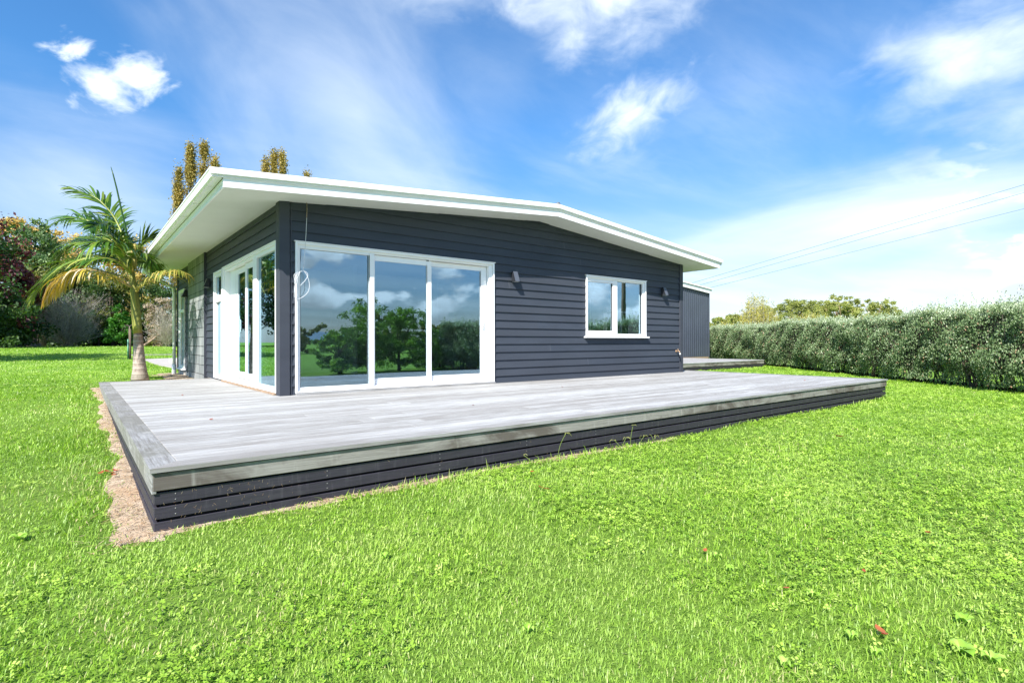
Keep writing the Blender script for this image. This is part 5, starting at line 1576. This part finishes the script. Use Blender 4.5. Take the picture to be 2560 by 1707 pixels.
# ------------------------------------------------------------------ utility pole and wires
PX, PY = 24.8, -14.8
e = empty('utility_pole', (PX, PY, -0.35), 'tall brown timber power pole reflected in the small window', 'pole')
mb = MB(); mb.tube([(PX, PY, -0.5), (PX, PY, 9.6)], [0.15, 0.11], 12); mb.build('pole', M['polewood'], e)
dW = np.array([27.6, 34.5]); dW /= np.linalg.norm(dW); nW = np.array([dW[1], -dW[0]])
mb = MB(); a = np.array([PX, PY])-nW*1.1; b = np.array([PX, PY])+nW*1.1
mb.tube([(a[0], a[1], 9.1), (b[0], b[1], 9.1)], 0.06, 6); mb.build('crossarm', M['polewood'], e)
def along(u, v, H):
    d = Fv+Rv*((u-1280)/FPX)-Uv*((v-853.5)/FPX); t_ = (H-CAM[2])/d[2]; return CAM+d*t_
for i, (va, ub, vb, lb) in enumerate(((462, 1735, 706, 'highest'), (482, 1752, 712, 'middle'), (522, 1776, 719, 'lowest'))):
    H = 8.6
    p1 = along(2560, va, H); p2 = along(ub, vb, H)
    d = (p2-p1); d /= np.linalg.norm(d)
    far = p2+d*30; near = p1-d*np.linalg.norm(p1[:2]-np.array([PX, PY]))
    near = np.array([PX, PY, 9.15])+np.array([nW[0], nW[1], 0])*(i-1)*0.9
    tot = [near, p1, (p1+p2)/2-np.array([0, 0, 0.0]), p2, far]
    mb = MB(); mb.tube(tot, [0.010, 0.012, 0.018, 0.028, 0.035], 5)
    tag(mb.build('power_line', M['wire']), '%s of the three thin power lines crossing the sky on the right' % lb, 'power line', 'power lines crossing the sky')

# ------------------------------------------------------------------ lawn
def inside_excl(x, y):
    m = (x > DX0+0.02) & (x < DX1-0.02) & (y > DY0+0.03) & (y < 4.79) & ((y < 0) | (x < 0) | ((x > 9) & (y < 2.0)))
    m |= (x > -0.02) & (x < L+0.02) & (y > -0.02) & (y < DEP)
    m |= (x > X0) & (x < X1-0.03) & (y > Y0+0.03) & (y < 12)
    m |= (x > SX0) & (x < SX1+0.02) & (y > 6) & (y < 12)
    m |= (x > 0.08) & (x < 8) & (y > 12.4) & (y < 21)
    return m
def soil_mask(x, y):
    e_ = -1.935-0.08*np.exp(-((y+3.7)/1.1)**2)-0.03*np.sin(y*1.7+0.5)-0.025*np.sin(y*4.3)-0.02*np.sin(y*9.1+1)
    m = (x > e_+0.10*cheap_noise(x, y, 24, 77)) & (x < -1.8) & (y > -4.13) & (y < 4.95)
    y0 = -4.03-0.025+0.030*np.sin(x*3.1)+0.02*np.sin(x*8)-0.10*np.maximum(0, -(x+1.5))
    m |= (x > -2.0) & (x < 3.0) & (y > y0) & (y < DY0+0.05)
    xl = -0.55-0.10*np.sin(y*2.3)-0.08*np.sin(y*5.1)-(0.55*np.exp(-((y-6.3)/0.8)**2))
    m |= (x > xl) & (x < 0.1) & (y > 4.7) & (y < 9.9)
    return m
def cheap_noise(x, y, s_, seed=0):
    r = np.random.default_rng(seed); out = np.zeros_like(x)
    for k in range(7):
        a = r.uniform(0, 6.28); f = s_*r.uniform(0.6, 1.8); ph = r.uniform(0, 6.28)
        out += np.sin((x*math.cos(a)+y*math.sin(a))*f+ph+1.3*np.sin((x*math.sin(a)-y*math.cos(a))*f*0.7+ph*2))
    return out/7
def scatter(n, D0, D1, power, ang=52):
    """points round the camera's place, density falling with distance"""
    u = RNG.random(n)
    e1 = 2-power
    D = (D0**e1+(D1**e1-D0**e1)*u)**(1/e1)
    th = np.radians(RNG.uniform(-ang, ang, n))
    f = D*np.cos(th)/np.cos(np.radians(0)); r = D*np.sin(th)
    x = CAM[0]+Fv[0]*f+Rv[0]*r; y = CAM[1]+Fv[1]*f+Rv[1]*r
    return x, y, D
x, y, D = scatter(1150000, 1.1, 62, 1.5, 56)
m = ~inside_excl(x, y)
sm = soil_mask(x, y)
m &= ~(sm & (RNG.random(len(x)) > np.where((y < -3.97) & (x > -1.7), 0.60, 0.20)))
gapn = cheap_noise(x, y, 2.6, 3)
m &= ~((gapn > 0.42) & (RNG.random(len(x)) < 0.45))
# nothing beyond the hedge
m &= ~((x-17.05)*0.79-(y+0.2)*0.61 > 1.3)
x, y, D = x[m], y[m], D[m]; gapn = gapn[m]
N = len(x); z = hgt(x, y)
tall = cheap_noise(x, y, 1.7, 5)
ln = RNG.uniform(0.010, 0.036, N)*(1+0.55*tall)*(1+D/40)
nearedge = ((np.abs(y-DY0) < 0.10) & (x > DX0) & (x < DX1)) | ((np.abs(x+2.15) < 0.15) & (y > -4) & (y < 5))
ln = np.where(nearedge, ln*RNG.uniform(1.0, 2.1, N), ln)
ln = np.where(RNG.random(N) < 0.02, ln*1.7, ln)
wd = RNG.uniform(0.0008, 0.0015, N)*(1+D/3.2)**0.95
an = RNG.uniform(0, 2*math.pi, N); lean = RNG.uniform(0.3, 1.45, N)
wind = cheap_noise(x, y, 1.1, 8)*1.2
an = np.where(RNG.random(N) < 0.82, an, wind*3+RNG.normal(size=N)*0.5)
dx, dy = np.cos(an), np.sin(an)
px_, py_ = -dy, dx
V = np.empty((N, 5, 3), np.float32)
b_ = np.stack([x, y, z-0.004], 1)
perp = np.stack([px_, py_, np.zeros(N)], 1)*wd[:, None]
mid = b_+np.stack([dx*np.sin(lean*0.45), dy*np.sin(lean*0.45), np.cos(lean*0.45)], 1)*(ln*0.55)[:, None]
tip = mid+np.stack([dx*np.sin(lean*1.25), dy*np.sin(lean*1.25), np.cos(lean*1.25)], 1)*(ln*0.55)[:, None]
V[:, 0] = b_-perp; V[:, 1] = b_+perp; V[:, 2] = mid+perp*0.85; V[:, 3] = mid-perp*0.85; V[:, 4] = tip
tone = np.clip(0.45+0.34*cheap_noise(x, y, 0.9, 12)+0.24*cheap_noise(x, y, 3.5, 14)+0.18*cheap_noise(x, y, 16.0, 15)+RNG.normal(size=N)*0.20, 0, 0.90)
dead = RNG.random(N) < (0.035+0.20*(gapn > 0.34))
tone = np.where(dead, RNG.uniform(0.92, 1.0, N), tone)
go = np_mesh('lawn_grass', V.reshape(-1, 3), 5, [(0, 1, 2, 3), (3, 2, 4)], tone, M['grass'])
tag(go, 'short bright green grass blades of the lawn', 'grass', kind='stuff')

# clover and other small broad leaves mixed in the lawn
x, y, D = scatter(230000, 1.1, 26, 1.45, 54)
cn = 0.6*cheap_noise(x, y, 1.5, 21)+0.55*cheap_noise(x, y, 4.5, 22)+0.35*cheap_noise(x, y, 13, 24)
rt = sstep(-6, 6, (x-CAM[0])*Rv[0]+(y-CAM[1])*Rv[1])
m = ~inside_excl(x, y) & ~soil_mask(x, y) & (cn+1.0*rt-0.68+RNG.normal(size=len(x))*0.22 > 0) & ~((x-17.05)*0.79-(y+0.2)*0.61 > 0.2)
x, y, D = x[m], y[m], D[m]; N = len(x)
sz = RNG.uniform(0.0055, 0.0120, N)*(1+D/8)
hh = RNG.uniform(0.012, 0.042, N)
V = np.empty((N, 3, 4, 3))
c0 = np.stack([x, y, hgt(x, y)+hh], 1)
a0 = RNG.uniform(0, 6.28, N); tl = RNG.normal(size=(N, 2))*0.30
for k in range(3):
    a = a0+k*2.094
    for j, (rr, oo) in enumerate(((0.12, 0.0), (0.85, -0.55), (1.25, 0.0), (0.85, 0.55))):
        aa = a+oo
        lx = np.cos(aa)*rr*sz; ly = np.sin(aa)*rr*sz
        V[:, k, j, 0] = c0[:, 0]+lx; V[:, k, j, 1] = c0[:, 1]+ly
        V[:, k, j, 2] = c0[:, 2]+lx*tl[:, 0]+ly*tl[:, 1]+(0.10*sz if j == 2 else 0)
co_ = np_mesh('clover', V.reshape(-1, 3), 12, [(0, 1, 2, 3), (4, 5, 6, 7), (8, 9, 10, 11)], np.clip(0.5+0.45*cheap_noise(x, y, 3, 30)+RNG.normal(size=N)*0.25, 0, 1), M['clover'])
tag(co_, 'patches of small pale clover leaves in the lawn', 'clover', kind='stuff')

# straw and needles on the bare soil
n = 4200
ys_ = RNG.uniform(-4.3, 4.9, n); xs_ = RNG.uniform(-2.2, -1.84, n)
xe = RNG.uniform(-2.2, 2.6, 1200); ye = RNG.uniform(-4.22, -4.03, 1200)
xm = RNG.uniform(-0.9, 0.0, 1600); ym = RNG.uniform(4.8, 9.6, 1600)
x = np.concatenate([xs_, xe, xm]); y = np.concatenate([ys_, ye, ym]); k_ = soil_mask(x, y) | (RNG.random(len(x)) < 0.12)
k_ &= ~inside_excl(x, y)
x, y = x[k_], y[k_]; N = len(x)
a = RNG.uniform(0, 3.14, N); l_ = RNG.uniform(0.015, 0.075, N); w_ = RNG.uniform(0.0008, 0.0022, N)
zb = hgt(x, y)+0.018+RNG.uniform(0, 0.012, N)
V = np.empty((N, 4, 3)); t1 = np.stack([np.cos(a), np.sin(a), RNG.normal(size=N)*0.12], 1)*l_[:, None]*0.5; p1 = np.stack([-np.sin(a), np.cos(a), np.zeros(N)], 1)*w_[:, None]
c0 = np.stack([x, y, zb], 1)
V[:, 0] = c0-t1-p1; V[:, 1] = c0-t1+p1; V[:, 2] = c0+t1+p1; V[:, 3] = c0+t1-p1
tag(np_mesh('straw', V.reshape(-1, 3), 4, LEAF, RNG.random(N), M['straw']), 'dry straw and needles on the bare soil beside the deck', 'straw', kind='stuff')

n = 420
x = np.concatenate([RNG.normal(-1.45, 0.22, 70), RNG.uniform(-1.8, 9.8, 60)]); N = len(x)
zz = RNG.uniform(-0.32, -0.15, N); a = RNG.normal(1.5, 0.6, N); l_ = RNG.uniform(0.005, 0.022, N)
V = np.empty((N, 4, 3)); c0 = np.stack([x, np.full(N, DY0+0.0275), zz], 1)
t1 = np.stack([np.cos(a), np.zeros(N), np.sin(a)], 1)*l_[:, None]*0.5; p1 = np.stack([-np.sin(a), np.zeros(N), np.cos(a)], 1)*0.0005
V[:, 0] = c0-t1-p1; V[:, 1] = c0-t1+p1; V[:, 2] = c0+t1+p1; V[:, 3] = c0+t1-p1
k_ = (x > DX0+0.03) & (x < DX1-0.03)
tag(np_mesh('cobwebs', V[k_].reshape(-1, 3), 4, LEAF, RNG.random(int(k_.sum())), M['straw']), 'dusty cobweb threads and dry bits caught on the deck slats', 'cobwebs', kind='stuff')

# broad-leaved weeds
def gnd(u, v):
    d = Fv+Rv*((u-1280)/FPX)-Uv*((v-853.5)/FPX)
    p = CAM+d*((-0.37-CAM[2])/d[2]); p[2] = hz(p[0], p[1]); return p
def weed(u, v, n, r_, label, seed, up=0.05, group=None):
    rs = random.Random(seed); p = gnd(u, v); mb = MB()
    for k in range(n):
        a = 6.28*k/n+rs.uniform(-.3, .3); l_ = r_*rs.uniform(.65, 1.1); w_ = l_*rs.uniform(.30, .42)
        d = np.array([math.cos(a), math.sin(a), 0]); s_ = np.array([-d[1], d[0], 0])
        rows = []
        for j, (t_, ww, hh_) in enumerate(((0, .12, .012), (.25, .5, .03+up*.05), (.55, 1.0, .04+up*.10), (.82, .75, .04+up*.09), (1.0, .08, .03+up*.06))):
            c = p+d*l_*t_+np.array([0, 0, hh_*0.85])
            rows += [c-s_*w_*ww, c+np.array([0, 0, -0.006]), c+s_*w_*ww]
        fs = []
        for j in range(4):
            b = 3*j; fs += [(b, b+1, b+4, b+3), (b+1, b+2, b+5, b+4)]
        mb.add(rows, fs, 0, rs.random(), True)
    return tag(mb.build('broadleaf_weed', M['weedleaf']), label, 'weed', group)
weed(2400, 1630, 6, 0.052, 'largest broad-leaved weed low in the bottom right corner of the lawn', 1)
weed(2412, 1560, 5, 0.040, 'broad-leaved weed just above the largest one in the bottom right corner', 2)
weed(2478, 1655, 5, 0.042, 'broad-leaved weed at the bottom right edge of the photo', 3)
weed(45, 1352, 5, 0.06, 'round-leaved weed near the left edge of the lawn below the soil strip', 4)
GW = 'small broad-leaved weeds scattered in the lawn'
for i, (u, v, lb) in enumerate(((1960, 1665, 'by the bottom edge of the photo, left of the larger red leaf'), (2130, 1600, 'just left of the larger red leaf'), (1790, 1395, 'left of the middle of the clover, upper of a close pair'), (1825, 1430, 'left of the middle of the clover, lower of a close pair'),
                                (2030, 1495, 'up and to the left of the larger red leaf'), (1075, 1285, 'in mid lawn below the deck front, nearest the centre line'), (1320, 1590, 'near the bottom edge, about the middle of the photo'), (960, 1400, 'in the open lawn left of centre'),
                                (2250, 1400, 'on the right above the corner weeds'), (2190, 1640, 'just below the larger red leaf'), (480, 1640, 'near the bottom edge at the left'), (1290, 1145, 'close to the deck front beside the single seeding stalk'), (1150, 1215, 'a step out from the deck front left of the leaning stalk'))):
    weed(u, v, 4, 0.030, 'small broad-leaved weed '+lb, 20+i, group=GW)

# seeding grass stalks by the deck
def stalk(u, v, segs, label, fans, group='seeding grass stalks beside the deck'):
    base = gnd(u, v); base = base+np.array([0, 0, 0.0]); mb = MB()
    D = float(np.dot(base-CAM, Fv)); k = D/FPX
    for (du, dv) in segs:
        tip = base+Rv*du*k+np.array([0, 0, -dv*k])
        m_ = base+Rv*du*k*0.35+np.array([0, 0, -dv*k*0.55])
        mb.tube(smoothpts([base, m_, tip], 4), [0.0022]*8+[0.0012], 5, 0, 0.3)
        for f_ in range(fans):
            a = random.uniform(-1, 1); q1 = tip+Rv*a*0.03+Fv*random.uniform(-.02, .02)+np.array([0, 0, 0.004]); q2 = tip+Rv*a*0.055+np.array([0, 0, random.uniform(-.035, -.005)])
            mb.tube([tip, q1, q2], [0.0014, 0.0028, 0.0018], 5, 0, 0.8)
    return tag(mb.build('grass_stalk', M['stalk']), label, 'grass stalk', group)
stalk(1393, 1150, [(22, -66)], 'single seeding grass stalk left of the tallest clump by the deck front', 4)
stalk(1518, 1118, [(-8, -62), (-42, -44), (-14, -40), (-30, -30), (0, -52)], 'tallest clump of seeding grass stalks against the deck front', 4)
stalk(1575, 1118, [(8, -58)], 'pale seeding grass stalk just right of the tallest clump', 3)
stalk(1600, 1108, [(0, -22), (12, -22)], 'short seeding grass stalks near a joint in the deck slats', 3)
stalk(1635, 1104, [(-8, -20), (6, -18)], 'rightmost short seeding grass stalks by the deck front', 3)
stalk(1205, 1175, [(-42, -42)], 'leaning seeding grass stalk against the slats left of the single one', 3)
stalk(1330, 1165, [(-22, -26)], 'low seeding grass stalk between the leaning one and the single one', 2)
stalk(1555, 1128, [(-20, -30), (10, -36)], 'low fan of seeding grass stalks in front of the tallest clump', 3)
stalk(1975, 1022, [(-12, -12), (5, -10)], 'tiny seeding stalks near the far end of the deck front', 2)

# fallen leaves
def leaf(u, v, s_, label, seed, group=None, pos=None):
    rs = random.Random(seed); p = gnd(u, v) if pos is None else np.array(pos); mb = MB(); a = rs.uniform(0, 6.28)
    d = np.array([math.cos(a), math.sin(a), 0.1]); sd_ = np.array([-math.sin(a), math.cos(a), 0.15])
    up_ = 0.030 if pos is None else 0.003
    rows = []
    for t_, w_, h_ in ((-1, .05, .3), (-.5, .5, .05), (0, .62, .0), (.5, .45, .12), (1, .04, .5)):
        c = p+d*s_*t_+np.array([0, 0, up_+h_*s_*0.6])
        rows += [c-sd_*s_*w_+np.array([0, 0, .3*s_*w_]), c, c+sd_*s_*w_+np.array([0, 0, .35*s_*w_])]
    fs = []
    for j in range(4):
        b = 3*j; fs += [(b, b+1, b+4, b+3), (b+1, b+2, b+5, b+4)]
    mb.add(rows, fs, 0, rs.random(), True)
    return tag(mb.build('fallen_leaf', M['redleaf']), label, 'leaf', group)
leaf(2200, 1590, 0.026, 'larger orange red dead leaf at the lower right of the lawn', 1)
leaf(2212, 1600, 0.018, 'second orange red dead leaf touching the larger one at lower right', 9)
GLF = 'small red dead leaves scattered in the lawn'
for i, (u, v, s_) in enumerate(((1965, 1483, .020), (2075, 1358, .018), (2320, 1340, .020), (1763, 1385, .018), (1365, 1238, .028), (1352, 1234, .022), (1330, 1193, .018), (2098, 1098, .05), (2200, 1395, .016), (2160, 1440, .014), (1520, 1157, .02))):
    leaf(u, v, s_, 'small red dead leaf '+('up and left of the larger orange red leaf', 'far up in the clover above the lower right', 'farthest right in the lawn', 'left of the clover beside a pair of weeds', 'near the deck front, left one of a touching pair', 'near the deck front, right one of a touching pair', 'just above the touching pair near the deck front', 'brown and curled, below the far end of the deck', 'in the clover, right of centre', 'tiny, low in the clover', 'under the tallest seeding stalks')[i], 40+i, GLF)
# heap of red leaves on the soil
for i in range(9):
    leaf(0, 0, 0.024, 'small red dead leaf heaped on the bare soil beside the deck', 70+i, 'red dead leaves on the bare soil', pos=(-1.98+random.uniform(-.06, .06), -2.35+random.uniform(-.13, .13), hz(-2, -2.3)+0.02))
for i, (x, y) in enumerate(((-1.05, 0.9), (-1.2, -2.0), (3.9, -1.4), (8.35, -3.2), (1.35, -2.6))):
    leaf(0, 0, 0.020, 'tiny dead leaf on the deck, '+('farthest back on the left wing', 'on the left half near the front corner', 'out from the right end of the sliding doors', 'near the far right corner', 'out from the left end of the sliding doors')[i], 90+i, 'dead leaves on the deck', pos=(x, y, 0.002))
